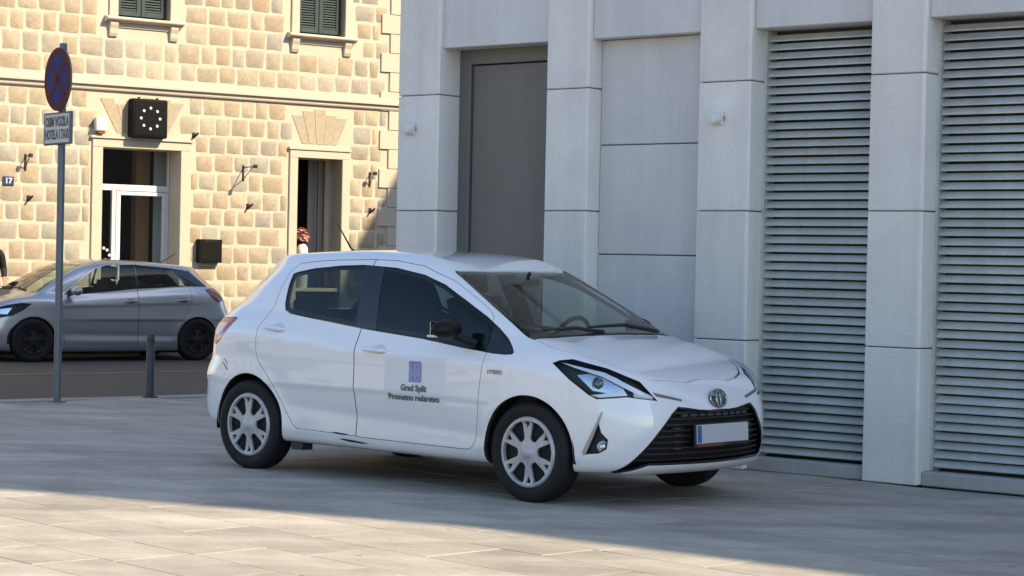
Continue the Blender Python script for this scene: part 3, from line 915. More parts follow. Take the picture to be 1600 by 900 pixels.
for f in list(bm.faces):
    k = tuple(sorted(v.index for v in f.verts)); seen.setdefault(k, []).append(f)
bmesh.ops.delete(bm, geom=[f for v in seen.values() if len(v) > 1 for f in v], context='FACES_ONLY')
bm.to_mesh(cm); bm.free(); fix_normals(cm)
link('wall', cm, M['mortar'], house)
hbox(-12, 12, .56, 10, -.4, 9.2, 'house_core', 'room') if False else None
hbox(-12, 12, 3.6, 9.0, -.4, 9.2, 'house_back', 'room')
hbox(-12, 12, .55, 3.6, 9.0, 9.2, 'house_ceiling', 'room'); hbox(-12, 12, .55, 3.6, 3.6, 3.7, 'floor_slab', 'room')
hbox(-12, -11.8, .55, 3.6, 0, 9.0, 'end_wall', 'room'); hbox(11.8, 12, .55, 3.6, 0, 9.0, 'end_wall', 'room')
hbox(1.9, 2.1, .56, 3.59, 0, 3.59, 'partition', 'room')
# rubble stones
def rubble_mesh():
    n = 10; a = []
    base = [(-.5, -.5), (0, -.5), (.5, -.5), (.5, -.15), (.5, .2), (.5, .5), (0, .5), (-.5, .5), (-.5, .2), (-.5, -.15)]
    cut = [random.uniform(.02, .13) for _ in range(4)]
    pts = []
    for i, (x, y) in enumerate(base):
        x += random.uniform(-.03, .03) if abs(x) == .5 else random.uniform(-.1, .1)
        y += random.uniform(-.03, .03) if abs(y) == .5 else 0
        pts.append((x, y))
    out = rounded(pts, random.uniform(.035, .10), 1)
    m = len(out); out = out[::1]
    bm = bmesh.new()
    ring0 = [bm.verts.new((x, .01, z)) for x, z in out]
    ring1 = [bm.verts.new((x, -.0012, z)) for x, z in out]
    ring2 = [bm.verts.new((x*.972, -.0032, z*.972)) for x, z in out]
    for k in range(m):
        k2 = (k+1) % m
        bm.faces.new((ring0[k], ring0[k2], ring1[k2], ring1[k])); bm.faces.new((ring1[k], ring1[k2], ring2[k2], ring2[k]))
    bm.faces.new(ring2)
    me = bpy.data.meshes.new('stone'); bm.to_mesh(me); bm.free(); fix_normals(me); shade(me, 14)
    return me
RUB = [rubble_mesh() for _ in range(26)]
RUBP = [m_.copy() for m_ in RUB[:6]]
for m_ in RUB: m_.materials.append(M['rubble'])
for m_ in RUBP: m_.materials.append(M['rubble_pale'])
FRM = [(-.26, 1.45, 0, 3.26), (3.31, 4.47, 0, 3.30), (-.02, 1.19, 5.04, 7.2), (3.29, 4.47, 5.04, 7.2), (-3.3, -2.0, 5.04, 7.2), (-3.36, -1.94, 5.04, 5.25), (-.10, 1.28, 5.04, 5.25), (3.20, 4.56, 5.04, 5.25)]
VOUS = [(.60, 1.02), (3.89, .80)]      # centre and half width of the flat arches above the doors
def vous_half(i, z): c, h = VOUS[i]; return h*(.42 + .36*(z-3.32)/.66)
rows = []
z = 3.985
while z > .2: hgt = random.uniform(.235, .275); rows.append((z-hgt, z)); z -= hgt + random.uniform(.040, .052)
for zz in ((4.26, 4.51), (4.555, 4.835), (4.885, 5.155), (5.20, 5.455), (5.50, 5.77), (5.82, 6.07), (6.12, 6.38), (6.43, 6.68), (6.73, 6.98)): rows.append(zz)
allst = []
for ri, (z0, z1) in enumerate(rows):
    x = -8.0 + random.uniform(0, .25)
    zc = (z0+z1)/2
    qx = 5.06 if (int((zc)/.33) % 2 == 0) else 5.24
    while x < qx:
        w_ = random.choice((.21, .25, .28, .30, .33, .37)); g = random.uniform(.035, .058)
        x0, x1 = x, min(x+w_, qx-.03)
        ok = [(x0, x1)]
        for fx0, fx1, fz0, fz1 in FRM:
            if z1 > fz0-.03 and z0 < fz1+.02:
                nk = []
                for s0, s1 in ok:
                    if s1 < fx0-.035 or s0 > fx1+.035: nk.append((s0, s1))
                    else:
                        if s0 < fx0-.035-.10: nk.append((s0, fx0-.04))
                        if s1 > fx1+.035+.10: nk.append((fx1+.04, s1))
                ok = nk
        if 3.30 < zc < 3.98:
            for i in range(2):
                c, h = VOUS[i]; hh = vous_half(i, z1)+.05
                nk = []
                for s0, s1 in ok:
                    if s1 < c-hh or s0 > c+hh: nk.append((s0, s1))
                    else:
                        if s0 < c-hh-.1: nk.append((s0, c-hh))
                        if s1 > c+hh+.1: nk.append((c+hh, s1))
                ok = nk
        for s0, s1 in ok:
            if s1-s0 > .08: allst.append((s0, s1, z0 + random.uniform(-.012, .012), z1 + random.uniform(-.012, .012)))
        x += w_ + g
def seen_stone(s_): return cam_sees(HM @ Vector(((s_[0]+s_[1])/2, 0, (s_[2]+s_[3])/2)), .012) and s_[3] > .55
vis = [s_ for s_ in allst if seen_stone(s_)]; hid = [s_ for s_ in allst if not seen_stone(s_)]
hid += vis[285:]; vis = vis[:285]
for s0, s1, z0, z1 in vis:
    pale = (4.2 < z0 < 5.0 and (.1 < (s0+s1)/2 < 1.1 or 3.35 < (s0+s1)/2 < 4.35) and random.random() < .8)
    link('stone', random.choice(RUBP if pale else RUB), None, house, loc=((s0+s1)/2, 0, (z0+z1)/2), scale=(s1-s0, 1, z1-z0), rot=(random.uniform(-.008, .008), random.uniform(-.025, .025), random.uniform(-.008, .008)))
mb = MB()
for s0, s1, z0, z1 in hid:
    src = random.choice(RUB)
    mb.add([(v.co.x*(s1-s0)+(s0+s1)/2, v.co.y, v.co.z*(z1-z0)+(z0+z1)/2) for v in src.vertices], [tuple(p_.vertices) for p_ in src.polygons])
tag(mb.build('stones', M['rubble'], house), kind='stuff')
# flat arches of wedge stones above the doors
for i, (c, h) in enumerate(VOUS):
    n = 5 if i else 6
    for k in range(n):
        u0, u1 = -1+2*k/n, -1+2*(k+1)/n
        zb_, zt = 3.345, 3.80 + (.15 if k in (n//2,) else random.uniform(.02, .14))
        hb, ht = vous_half(i, zb_), vous_half(i, zt)
        poly = inset([(c+u0*hb, zb_), (c+u1*hb, zb_), (c+u1*ht, zt), (c+u0*ht, zt)], .007)
        v_ = MB(); v_.prism(rounded(poly, .02, 2), -.008, .02, Matrix(((1, 0, 0, 0), (0, 0, 1, 0), (0, 1, 0, 0), (0, 0, 0, 1))))
        v_.build('wedge_stone', M['rubble_wedge'], house, bevel=.003)
# corner stones
zq = .0; k = 0
while zq < 9:
    x0 = 5.08 if k % 2 == 0 else 5.26
    if not (3.95 < zq < 4.10): pass
    hbox(x0, 6.1, -.030, .10, zq+.004, zq+.329, 'corner_stone', 'dressed', bevel=.006)
    zq += .333; k += 1
# string course
sc_ = MB(); sc_.prism([(.0, 4.015), (-.035, 4.015), (-.045, 4.035), (-.045, 4.085), (-.085, 4.095), (-.085, 4.135), (-.04, 4.150), (-.028, 4.152), (-.028, 4.215), (.0, 4.22)], -12, 6.2, Matrix(((0, 0, 1, 0), (1, 0, 0, 0), (0, 1, 0, 0), (0, 0, 0, 1))))
sc_.build('string_course', M['dressed'], house)
# door and window surrounds
def surround(x0, x1, z0, z1, ox0, ox1, oz1, name):
    e = empty(name); e.parent = house
    hbox(x0, ox0, -.035, .30, z0, oz1, 'jamb', 'dressed', e, .006); hbox(ox1, x1, -.035, .30, z0, oz1, 'jamb', 'dressed', e, .006)
    hbox(x0, x1, -.035, .30, oz1+.002, z1, 'lintel', 'dressed', e, .006)
    return e
d1 = surround(-.26, 1.45, 0, 3.25, -.085, 1.285, 3.115, 'door')
hbox(-.30, 1.49, -.060, .0, 3.252, 3.295, 'cornice', 'dressed', d1, .008)
d2 = surround(3.31, 4.47, 0, 3.24, 3.465, 4.335, 3.11, 'window')
hbox(3.28, 4.50, -.055, .0, 3.242, 3.295, 'cornice', 'dressed', d2, .008)
Y1 = .38
for (x0, x1, z0, z1) in ((-.085, -.02, 0, 3.115), (1.225, 1.285, 0, 2.45), (-.02, 1.285, 2.45, 2.55), (.28, .345, 0, 2.45), (1.255, 1.285, 2.55, 3.115)):
    hbox(x0, x1, Y1, Y1+.07, z0, z1, 'door_frame', 'white_frame', d1, .006)
lf = empty('door_leaf'); lf.parent = d1
for (x0, x1, z0, z1) in ((.348, .425, .02, 2.44), (1.165, 1.222, .02, 2.44), (.426, 1.164, 2.38, 2.44), (.426, 1.164, .02, .30)):
    hbox(x0, x1, Y1-.012, Y1+.05, z0, z1, 'leaf_rail', 'white_frame', lf, .006)
hbox(.427, 1.163, Y1+.01, Y1+.016, .302, 2.378, 'leaf_pane', M['pane'], lf)
hbox(-.018, 1.253, Y1+.02, Y1+.026, 2.552, 3.113, 'transom_pane', M['pane'], d1)
hbox(-.018, .278, Y1+.02, Y1+.026, .02, 2.448, 'side_pane', M['pane'], d1)
hbox(.36, .375, Y1-.05, Y1-.03, 1.0, 1.25, 'pull_bar', 'grey_badge', lf, .005)
for (x, z) in ((.155, 1.52), (.215, 1.49), (.255, 1.41), (.19, 1.33), (.14, 1.27)):
    MB().lathe([(.001, .0), (.024, .0), (.024, .002), (.001, .002)], 12, Matrix.Translation((x, Y1+.017, z)) @ Matrix.Rotation(math.pi/2, 4, 'X')).build('pane_sticker', M['white_frame'], d1)
hbox(.98, 1.22, .95, 1.15, 0, 3.55, 'brown_post', 'brown_post', d1, .01)
hbox(1.23, 1.85, .80, .84, 0, 3.55, 'grey_panel', 'grey_drape', d1)
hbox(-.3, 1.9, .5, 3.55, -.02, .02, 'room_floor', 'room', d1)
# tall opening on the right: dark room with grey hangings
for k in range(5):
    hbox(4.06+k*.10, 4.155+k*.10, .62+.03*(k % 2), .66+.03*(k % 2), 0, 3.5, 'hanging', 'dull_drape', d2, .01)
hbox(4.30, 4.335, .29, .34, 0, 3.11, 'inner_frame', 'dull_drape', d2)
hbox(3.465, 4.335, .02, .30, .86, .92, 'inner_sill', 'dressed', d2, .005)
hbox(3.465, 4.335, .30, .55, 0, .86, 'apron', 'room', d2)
hbox(3.30, 3.42, .56, 1.6, 0, 3.5, 'side_hanging', 'room', d2)
# upper windows with louvred shutters, sill and corbels
for (x0, x1, ox0, ox1) in ((-.015, 1.185, .135, 1.05), (3.295, 4.46, 3.445, 4.34), (-3.25, -2.05, -3.1, -2.2)):
    wnd = surround(x0, x1, 5.17, 7.15, ox0, ox1, 6.95, 'window')
    s0, s1 = x0-.075, x1+.075
    sl = MB(); sl.prism([(.0, 5.105), (-.06, 5.105), (-.075, 5.125), (-.10, 5.13), (-.125, 5.145), (-.13, 5.165), (-.115, 5.185), (-.03, 5.20), (.30, 5.205), (.30, 5.105)], s0, s1, Matrix(((0, 0, 1, 0), (1, 0, 0, 0), (0, 1, 0, 0), (0, 0, 0, 1))))
    sl.build('sill', M['dressed'], wnd)
    for cx in (x0+.07, x1-.07):
        cb = MB(); cb.prism([(.0, 4.87), (-.03, 4.875), (-.05, 4.93), (-.055, 5.0), (-.075, 5.06), (-.08, 5.103), (.0, 5.103)], cx-.07, cx+.07, Matrix(((0, 0, 1, 0), (1, 0, 0, 0), (0, 1, 0, 0), (0, 0, 0, 1))))
        cb.build('corbel', M['dressed'], wnd, bevel=.005)
    hbox(x0+.14, x1-.14, -.02, .02, 5.03, 5.10, 'apron_band', 'dressed', wnd)
    mid = (ox0+ox1)/2
    for (a0, a1) in ((ox0+.035, mid-.006), (mid+.006, ox1-.035)):
        sh = empty('shutter'); sh.parent = wnd
        for (p0, p1, q0, q1) in ((a0, a0+.07, 5.24, 6.93), (a1-.07, a1, 5.24, 6.93), (a0+.07, a1-.07, 5.24, 5.32), (a0+.07, a1-.07, 6.86, 6.93), (a0+.07, a1-.07, 6.02, 6.09)):
            hbox(p0, p1, .10, .145, q0, q1, 'shutter_rail', 'shutter', sh, .004)
        ss = MB(); zz = 5.33
        while zz < 6.85:
            if not (5.98 < zz < 6.08):
                ss.prism([(.105, zz), (.110, zz-.004), (.140, zz+.030), (.135, zz+.034)], a0+.071, a1-.071, Matrix(((0, 0, 1, 0), (1, 0, 0, 0), (0, 1, 0, 0), (0, 0, 0, 1))))
            zz += .042
        tag(ss.build('shutter_slats', M['shutter_slat'], sh), kind='stuff')
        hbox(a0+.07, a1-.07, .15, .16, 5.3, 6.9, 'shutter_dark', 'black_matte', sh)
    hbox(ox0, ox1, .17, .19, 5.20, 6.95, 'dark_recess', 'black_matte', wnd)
# a neighbouring run of pavement in front of the house
pv = MB(); pv.box(-30, 14, -1.35, -.001, -.3, .02)
o = pv.build('pavement', M['far_paving'], None, bevel=.01); o.matrix_basis = HM; tag(o, kind='structure')

# things fixed to the house wall
def on_wall(name, x, z, label, cat, group=None, y=0.0): return empty(name, HM @ Vector((x, y, z)), H_ANG, label, cat, group)
M['clock_black'] = mat('clock_black', (.004, .0045, .0045), .75, 0, .2)
M['dot_white'] = mat('dot_white', (.75, .76, .74), .5)
ck = on_wall('wall_clock', .645, 3.60, 'square black wall clock with a ring of white dots above the door', 'clock')
MB().box(-.31, .31, -.20, -.005, -.31, .31).build('clock_case', M['clock_black'], ck, bevel=.03, seg=2, smooth=True)
MB().box(-.27, .27, -.206, -.199, -.27, .27).build('clock_face', M['clock_black'], ck, bevel=.004)
for k in range(8):
    t = math.pi/2 - k*math.pi/4
    MB().lathe([(.001, 0), (.024, 0), (.021, .006), (.001, .007)], 14, Matrix.Translation((.165*math.cos(t), -.206, .165*math.sin(t))) @ Matrix.Rotation(math.pi/2, 4, 'X')).build('clock_dot', M['dot_white'], ck)
for x in (-.16, .16): MB().box(x-.015, x+.015, -.12, -.08, .30, .34).build('clock_lug', M['iron'], ck)
bx_ = on_wall('letter_box', 1.805, 1.51, 'black metal box fixed low on the stone wall between the openings', 'box')
MB().box(-.21, .21, -.12, -.004, -.19, .19).build('box_body', M['clock_black'], bx_, bevel=.008)
MB().box(-.18, .18, -.126, -.118, -.155, .14).build('box_door', M['clock_black'], bx_, bevel=.004)
MB().box(-.12, .12, -.1265, -.118, .155, .168).build('slot', M['iron'], bx_)
al = on_wall('alarm_box', -.15, 3.46, 'white alarm box with a red lower edge at the upper left of the door', 'alarm box')
MB().box(-.10, .10, -.12, -.004, -.10, .12).build('alarm_case', M['white_plastic'], al, bevel=.03, seg=2, smooth=True)
MB().box(-.05, .07, -.10, -.02, -.14, -.10).build('alarm_lens', mat('alarm_red', (.30, .08, .04), .4), al, bevel=.01)
MB().tube([(-.11, -.03, .02), (-.16, -.02, .0), (-.17, -.02, -.16)], .008, 6).build('alarm_cable', M['iron'], al)
hn = on_wall('house_number', -1.645, 2.52, 'small blue house number plate on the stone wall behind the sign post', 'sign')
M['enamel_blue'] = mat('enamel_blue', (.035, .055, .13), .3)
MB().box(-.09, .09, -.020, -.004, -.07, .07).build('plate', M['enamel_blue'], hn, bevel=.004)
t_ = text_mesh('17', .12, .001, bold=.003)
link('numerals', t_, M['dot_white'], hn, loc=(0, -.0215, 0), rot=(math.pi/2, 0, 0))
for (x, z, dx, label) in ((-1.37, 2.84, .16, 'rusty iron wall bracket just right of the house number'), (2.44, 2.83, .33, 'triangular iron wall bracket between the two openings'), (4.90, 2.82, .14, 'rusty iron wall bracket beside the corner stones')):
    br = on_wall('wall_bracket', x, z, label, 'bracket', 'iron brackets on the stone wall')
    # arm standing out from the wall with a stay below it
    out_ = dx*1.25
    MB().tube([(0, 0, .07), (0, -out_*.55, .075), (0, -out_, .08)], .009, 6).build('arm', M['iron'], br, smooth=True)
    MB().tube([(0, 0, -.13), (0, -out_*.8, .07)], .007, 6).build('stay', M['iron'], br, smooth=True)
    MB().box(-.018, .018, -.015, .0, -.15, .11).build('back_plate', M['iron'], br, bevel=.004)
    MB().box(-.03, .03, -out_-.03, -out_+.02, .05, .11).build('end_block', M['iron'], br, bevel=.006)
for (x, z, label) in ((-1.31, 2.27, 'short rusty iron stub below the bracket near the house number'), (2.54, 2.27, 'short rusty iron stub below the triangular bracket'), (4.92, 2.27, 'short rusty iron stub below the bracket by the corner stones'), (1.52, 3.39, 'small iron peg right of the clock')):
    st = on_wall('iron_stub', x, z, label, 'iron stub', 'iron stubs on the stone wall')
    MB().tube([(0, 0, -.02), (.0, -.08, -.01), (.02, -.13, .03)], [.022, .020, .016], 7).build('shank', M['iron'], st, smooth=True)
    MB().box(-.03, .03, -.012, 0, -.05, .04).build('rose', M['iron'], st, bevel=.004)
# vase with pink flowers inside the right-hand opening
M['porcelain'] = mat('porcelain', (.75, .72, .64), .3)
M['petal'] = mat('petal', (.60, .24, .22), .7, vary=(30, .8, (.66, .36, .32)))
M['leaf_green'] = mat('leaf_green', (.05, .09, .03), .6)
vs_ = on_wall('flower_vase', 3.685, .92, 'tall white vase with pink flowers standing in the tall opening', 'vase', y=.16)
MB().lathe([(.001, 0), (.085, 0), (.10, .06), (.10, .60), (.095, .68), (.06, .735), (.05, .745), (.045, .735), (.001, .70)], 28).build('vase_body', M['porcelain'], vs_, smooth=True)
fl = bmesh.new()
for k in range(150):
    r_ = .11*random.random()**.4; th = random.uniform(0, 6.28); ph = random.uniform(-.6, 1.5)
    c_ = Vector((r_*math.cos(th)*math.cos(ph), r_*math.sin(th)*math.cos(ph), .88 + .13*math.sin(ph)))
    n_ = (c_ - Vector((0, 0, .84))).normalized()
    t1 = n_.cross(Vector((0, 0, 1)) if abs(n_.z) < .9 else Vector((1, 0, 0))).normalized(); t2 = n_.cross(t1)
    s_ = random.uniform(.022, .042); tw_ = random.uniform(0, 3)
    u_ = t1*math.cos(tw_) + t2*math.sin(tw_); w_ = n_.cross(u_)
    vv = [fl.verts.new(c_ + u_*s_*a_ + w_*s_*b_ + n_*h_) for a_, b_, h_ in ((-1, 0, .006), (-.3, -.8, 0), (.8, -.5, .012), (1, .2, .016), (.3, .8, .004))]
    cc = fl.verts.new(c_ - n_*.012)
    for i in range(5): fl.faces.new((vv[i], vv[(i+1) % 5], cc))
fm = bpy.data.meshes.new('blossom'); fl.to_mesh(fm); fl.free()
link('blossom', fm, M['petal'], vs_)
MB().tube([(0, 0, .70), (.01, 0, .80), (.0, .01, .86)], .012, 6).build('stem', M['leaf_green'], vs_)
# ---------------------------------------------------------------- the white hatchback
PS = 0.72579
WC = Vector((-0.205777, 13.937390, 0)) - Vector((math.cos(PS), -math.sin(PS), 0))*1.97
white_car = empty('parked_car', WC, -PS, 'white hatchback with crest and lettering on its door, parked before the louvres', 'car')

def build_white():
    root = white_car
    B = Body(hatch_field(CITY_CAR), (-.16, -.93, .12), (4.04, .93, 1.56), .021)
    C = Car(root, B, M['white_paint'])
    SIDES = (-1, 1)
    # wheel arches
    ARCH = {-1: [], 1: []}; SETA = []; SETB = []; SETC = []; SETD = []
    for ax, r in ((.625, .345), (3.118, .338)):
        for sg in SIDES:
            ARCH[sg].append(side_prism([(ax + r*math.cos(2*math.pi*k/64), .30 + r*math.sin(2*math.pi*k/64)) for k in range(64)], .50, 1.2, sg))
        for sg in SIDES:
            l = MB(); vs = []; n = 28
            prof = [(r+.004, .80), (r+.03, .78), (r+.03, .46), (.05, .46)]
            for k in range(n+1):
                t = math.radians(-8) + math.radians(196)*k/n
                for rr, yy in prof: vs.append((ax+rr*math.cos(t), sg*yy, .30+rr*math.sin(t)))
            m = len(prof)
            l.add(vs, [(k*m+i, k*m+i+1, (k+1)*m+i+1, (k+1)*m+i) for k in range(n) for i in range(m-1)])
            l.build('wheel_arch_liner', M['black_matte'], root)
    # glass outlines
    DLO = [(.862, 1.318), (.90, 1.332), (1.066, 1.360), (1.30, 1.381), (1.509, 1.390), (1.808, 1.376), (2.077, 1.336), (2.271, 1.279), (2.488, 1.180), (2.681, 1.088), (2.80, 1.02), (2.883, .964), (2.945, .915), (2.975, .885),
           (2.965, .872), (2.91, .868), (2.803, .872), (2.536, .897), (2.194, .937), (1.625, .982), (1.25, 1.022), (.955, 1.055), (.905, 1.075), (.885, 1.12), (.866, 1.25)]
    WSC = [(2.255, .50), (2.30, .25), (2.312, 0), (2.30, -.25), (2.255, -.50), (2.23, -.535), (2.27, -.565), (2.65, -.635), (3.0, -.69), (3.045, -.69), (3.10, -.55), (3.14, -.25), (3.15, 0), (3.14, .25), (3.10, .55), (3.045, .69), (3.0, .69), (2.65, .635), (2.27, .565), (2.23, .535)]
    RWN = [(-.56, 1.06), (.56, 1.06), (.52, 1.34), (.40, 1.365), (-.40, 1.365), (-.52, 1.34)]
    ws = prism3([(x, y, 0) for x, y in WSC], (0, 0, 1), .90, 1.7)
    ws_in = prism3([(x, y, 0) for x, y in inset(WSC, .004)], (0, 0, 1), .90, 1.7)
    C.patch('windscreen', ws_in, .004, .009, [M['windscreen']])
    ws_hole = prism3([(x, y, 0) for x, y in inset(WSC, .035)], (0, 0, 1), .85, 1.75)
    ring = boolean(ws_in, ws_hole, 'DIFFERENCE')
    C.patch('windscreen_border', ring, .0095, .0125, [M['black_gloss']])
    SETB.append(ws)
    rw = prism3([(0, y, z) for y, z in RWN], (1, 0, 0), -.4, .75)
    C.patch('rear_window', prism3([(0, y, z) for y, z in inset(RWN, .004)], (1, 0, 0), -.4, .75), .004, .009, [M['dark_glass']])
    SETB.append(rw)
    BP = [(1.50, 1.45), (1.685, 1.45), (1.80, .90), (1.625, .90)]     # black pillar between the side windows
    for sg in SIDES:
        dl_in = side_prism(inset(DLO, .004), .3, 1.1, sg)
        pil = side_prism(BP, .2, 1.2, sg)
        rear_glass = boolean(boolean(dl_in, pil, 'DIFFERENCE'), side_prism([(.5, .5), (1.6, .5), (1.6, 1.6), (.5, 1.6)], .1, 1.3, sg), 'INTERSECT')
        front_glass = boolean(boolean(dl_in, pil, 'DIFFERENCE'), side_prism([(1.58, .5), (2.735, .5), (2.735, 1.6), (1.58, 1.6)], .1, 1.3, sg), 'INTERSECT')
        quarter = boolean(dl_in, side_prism([(2.745, .5), (3.2, .5), (3.2, 1.6), (2.745, 1.6)], .1, 1.3, sg), 'INTERSECT')
        C.patch('rear_side_window', rear_glass, .006, .010, [M['side_glass']])
        C.patch('front_side_window', front_glass, .006, .010, [M['side_glass']])
        C.patch('corner_trim', quarter, .004, .012, [M['black_gloss']])
        C.patch('pillar_trim', boolean(dl_in, pil, 'INTERSECT'), .004, .012, [M['black_gloss']])
        rim_ = boolean(dl_in, side_prism(inset(DLO, .030), .2, 1.2, sg), 'DIFFERENCE')
        C.patch('window_seal', rim_, .0105, .0135, [M['black_plastic']])
    # doors
    top = [(2.735, 1.03), (2.722, 1.088), (2.672, 1.128), (2.530, 1.203), (2.319, 1.304), (2.038, 1.392), (1.771, 1.424), (1.590, 1.427)]
    FD = [(1.655, 1.0), (1.657, .43), (1.661, .29), (1.70, .286), (2.143, .281), (2.63, .277), (2.672, .29), (2.70, .335), (2.735, .60), (2.765, .84), (2.765, .90), (2.745, .96)] + top + [(1.60, 1.2)]
    RD = [(1.655, 1.0), (1.60, 1.2), (1.590, 1.427), (1.428, 1.424), (1.254, 1.419), (1.08, 1.410), (.90, 1.392), (.815, 1.34), (.795, 1.24), (.79, 1.12), (.74, 1.02), (.700, .952), (.700, .80), (.722, .735), (.80, .665), (.878, .585), (.95, .48), (1.0, .40), (1.058, .327), (1.10, .303), (1.459, .295), (1.661, .29), (1.657, .43)]
    for sg in SIDES:
        dl = side_prism(DLO, .3, 1.1, sg)
        SETA.append(dl)
        for nm, poly in (('front_door', FD), ('rear_door', RD)):
            (SETC if nm == 'front_door' else SETD).append(side_prism(poly, .5, 1.2, sg))
            d = C.panel(nm, side_prism(inset(poly, .0035), .5, 1.2, sg), [dl] + ARCH[sg])
            hx, hz, tl = (1.835, .853, -.03) if nm == 'front_door' else (.875, .957, -.06)
            # pull handle standing off the door with a cup behind it
            h = MB(); n = 9
            pts = []
            for k in range(n):
                u = -1 + 2*k/(n-1); x = hx + .105*u; z = hz + tl*u*.10
                yy = B_surface(B, x, z) - .004 + .030*(1-abs(u)**4)
                pts.append((x, sg*yy, z))
            h.tube(pts, [.010] + [.014]*(n-2) + [.010], 10)
            h.build('door_handle', M['white_paint'], d, smooth=True)
            cp = MB()
            cv = []; cf = []
            for i, rr in enumerate((1.0, .0)):
                for k in range(20):
                    t = 2*math.pi*k/20; x = hx + .035 + .055*rr*math.cos(t); z = hz + .006 + .032*rr*math.sin(t)
                    cv.append((x, sg*(B_surface(B, x, z) + .0015), z))
            cf = [(k, (k+1) % 20, 20+(k+1) % 20, 20+k) for k in range(20)]
            cp.add(cv, cf).build('handle_cup', M['grey_cup'], d, smooth=True)
            lk = MB().box(-.012, .012, -.004, .004, -.02, .02)
    # bonnet
    HD = [(3.165, 0), (3.155, .25), (3.115, .55), (3.07, .685), (3.20, .715), (3.36, .67), (3.60, .55), (3.70, .49), (3.765, .42), (3.80, .33), (3.822, .20), (3.808, .06), (3.808, -.06), (3.822, -.20), (3.80, -.36), (3.775, -.50), (3.70, -.575), (3.60, -.625), (3.36, -.70), (3.20, -.715), (3.07, -.685), (3.115, -.55), (3.155, -.25)]
    SETC.append(prism3([(x + (.007 if x > 3.72 else 0), y, 0) for x, y in HD], (0, 0, 1), .64, 1.4))
    C.panel('bonnet', prism3([(x, y, 0) for x, y in inset(HD, .0059)], (0, 0, 1), .64, 1.4))
    # headlights
    HL = [(3.300, .800, .836), (3.334, .776, .854), (3.407, .740, .864), (3.614, .672, .818), (3.767, .555, .744), (3.822, .523, .679), (3.850, .488, .634), (3.753, .660, .655), (3.606, .753, .638), (3.553, .769, .662), (3.427, .795, .744)]
    def diag2(pts, sg, ins):
        e1 = np.array([.72, -.69]); P = [(np.dot(e1, (x, y)), z) for x, y, z in pts]
        P = inset(P, ins) if ins else P
        return [(e1[0]*a, sg*e1[1]*a, z) for a, z in P]
    def dprism(pts, sg, ins=0.0, near=2.7, far=3.6):
        return prism3(diag2(pts, sg, ins), (.69, sg*.72, 0), near, far)
    HL0 = HL
    for sg in SIDES:
        HL = HL0 if sg < 0 else [(x, y-.105, z+.022) if k_ in (3, 4) else ((x, y-.055, z+.010) if k_ in (2, 5) else (x, y, z)) for k_, (x, y, z) in enumerate(HL0)]
        full = dprism(HL, sg)
        hl = C.patch('headlight', dprism(HL, sg, .003), .002, .005, [M['lens_cover']])
        SETA.append(full)
        C.patch('lamp_housing', dprism(HL, sg, -.03), .040, .046, [M['black_plastic']], hl)
        # rim wall of the housing
        C.patch('lamp_bezel', boolean(dprism(HL, sg, -.001), dprism(HL, sg, .004), 'DIFFERENCE'), .005, .042, [M['black_plastic']], hl)
        # light-guide blade along the top, lower blade and projector
        blade = [(3.345, .772, .842), (3.60, .676, .792), (3.78, .56, .690), (3.835, .50, .655), (3.825, .515, .646), (3.765, .57, .668), (3.58, .685, .770), (3.42, .745, .815)]
        C.patch('light_guide', dprism(blade, sg), .008, .020, [M['lamp_white']], hl)
        low = [(3.565, .762, .660), (3.62, .745, .648), (3.76, .655, .664), (3.72, .65, .700), (3.69, .67, .685), (3.62, .735, .668)]
        C.patch('lower_blade', dprism(low, sg), .010, .022, [M['lamp_white']], hl)
        refl = [(3.47, .772, .772), (3.58, .72, .788), (3.67, .655, .765), (3.74, .61, .712), (3.66, .695, .672), (3.57, .745, .685)]
        C.patch('lamp_reflector', dprism(refl, sg), .026, .034, [M['reflector']], hl)
        ind = [(3.755, .60, .690), (3.79, .55, .684), (3.835, .505, .640), (3.775, .62, .657)]
        C.patch('turn_lens', dprism(ind, sg), .012, .020, [M['clear_lens']], hl)
        mb = MB(); mb.lathe([(.001, .03), (.016, .028), (.029, .018), (.036, .0), (.040, -.01), (.044, .008), (.046, -.02)], 24,
                            Matrix.Translation((3.575, sg*.712, .724)) @ Matrix.Rotation(sg*.75, 4, 'Z') @ Matrix.Rotation(math.pi/2, 4, 'Y'))
        mb.build('projector_lens', M['projector'], hl, smooth=True)
        # slim trim running from the lamp towards the badge
        st = [(3.824, .505, .684), (3.884, .300, .640), (3.887, .303, .628), (3.842, .492, .660)]
        C.patch('lamp_trim', dprism(st, sg), -.002, .006, [M['grey_badge']])
        # tail lights
        TL = [(.437, 1.008), (.40, 1.016), (.14, 1.0), (.10, .95), (.12, .84), (.225, .822), (.30, .862), (.36, .93)]
        tp = side_prism(TL, .40, 1.1, sg)
        SETA.append(tp)
        t = C.panel('tail_light', side_prism(inset(TL, .003), .40, 1.1, sg), (), [M['red_lens'], M['black_plastic']])
        C.patch('tail_reversing_lens', side_prism([(.335, .975), (.16, .972), (.15, .905), (.235, .885), (.30, .92)], .40, 1.1, sg), -.002, .004, [M['clear_lens']], t)
    # grille opening below the badge
    GR = [(.0, .575), (.10, .572), (.19, .577), (.30, .592), (.365, .598), (.42, .56), (.52, .45), (.60, .345), (.675, .245), (.695, .215), (.66, .206), (.60, .232), (.545, .256), (.30, .254), (.0, .252)]
    GRF = GR + [(-y, z) for y, z in reversed(GR[1:-1])]
    gp = prism3([(0, y, z) for y, z in GRF], (1, 0, 0), 3.45, 4.2)
    SETB.append(gp)
    back = C.patch('grille', prism3([(0, y, z) for y, z in inset(GRF, -.03)], (1, 0, 0), 3.45, 4.2), .060, .066, [M['black_matte']])
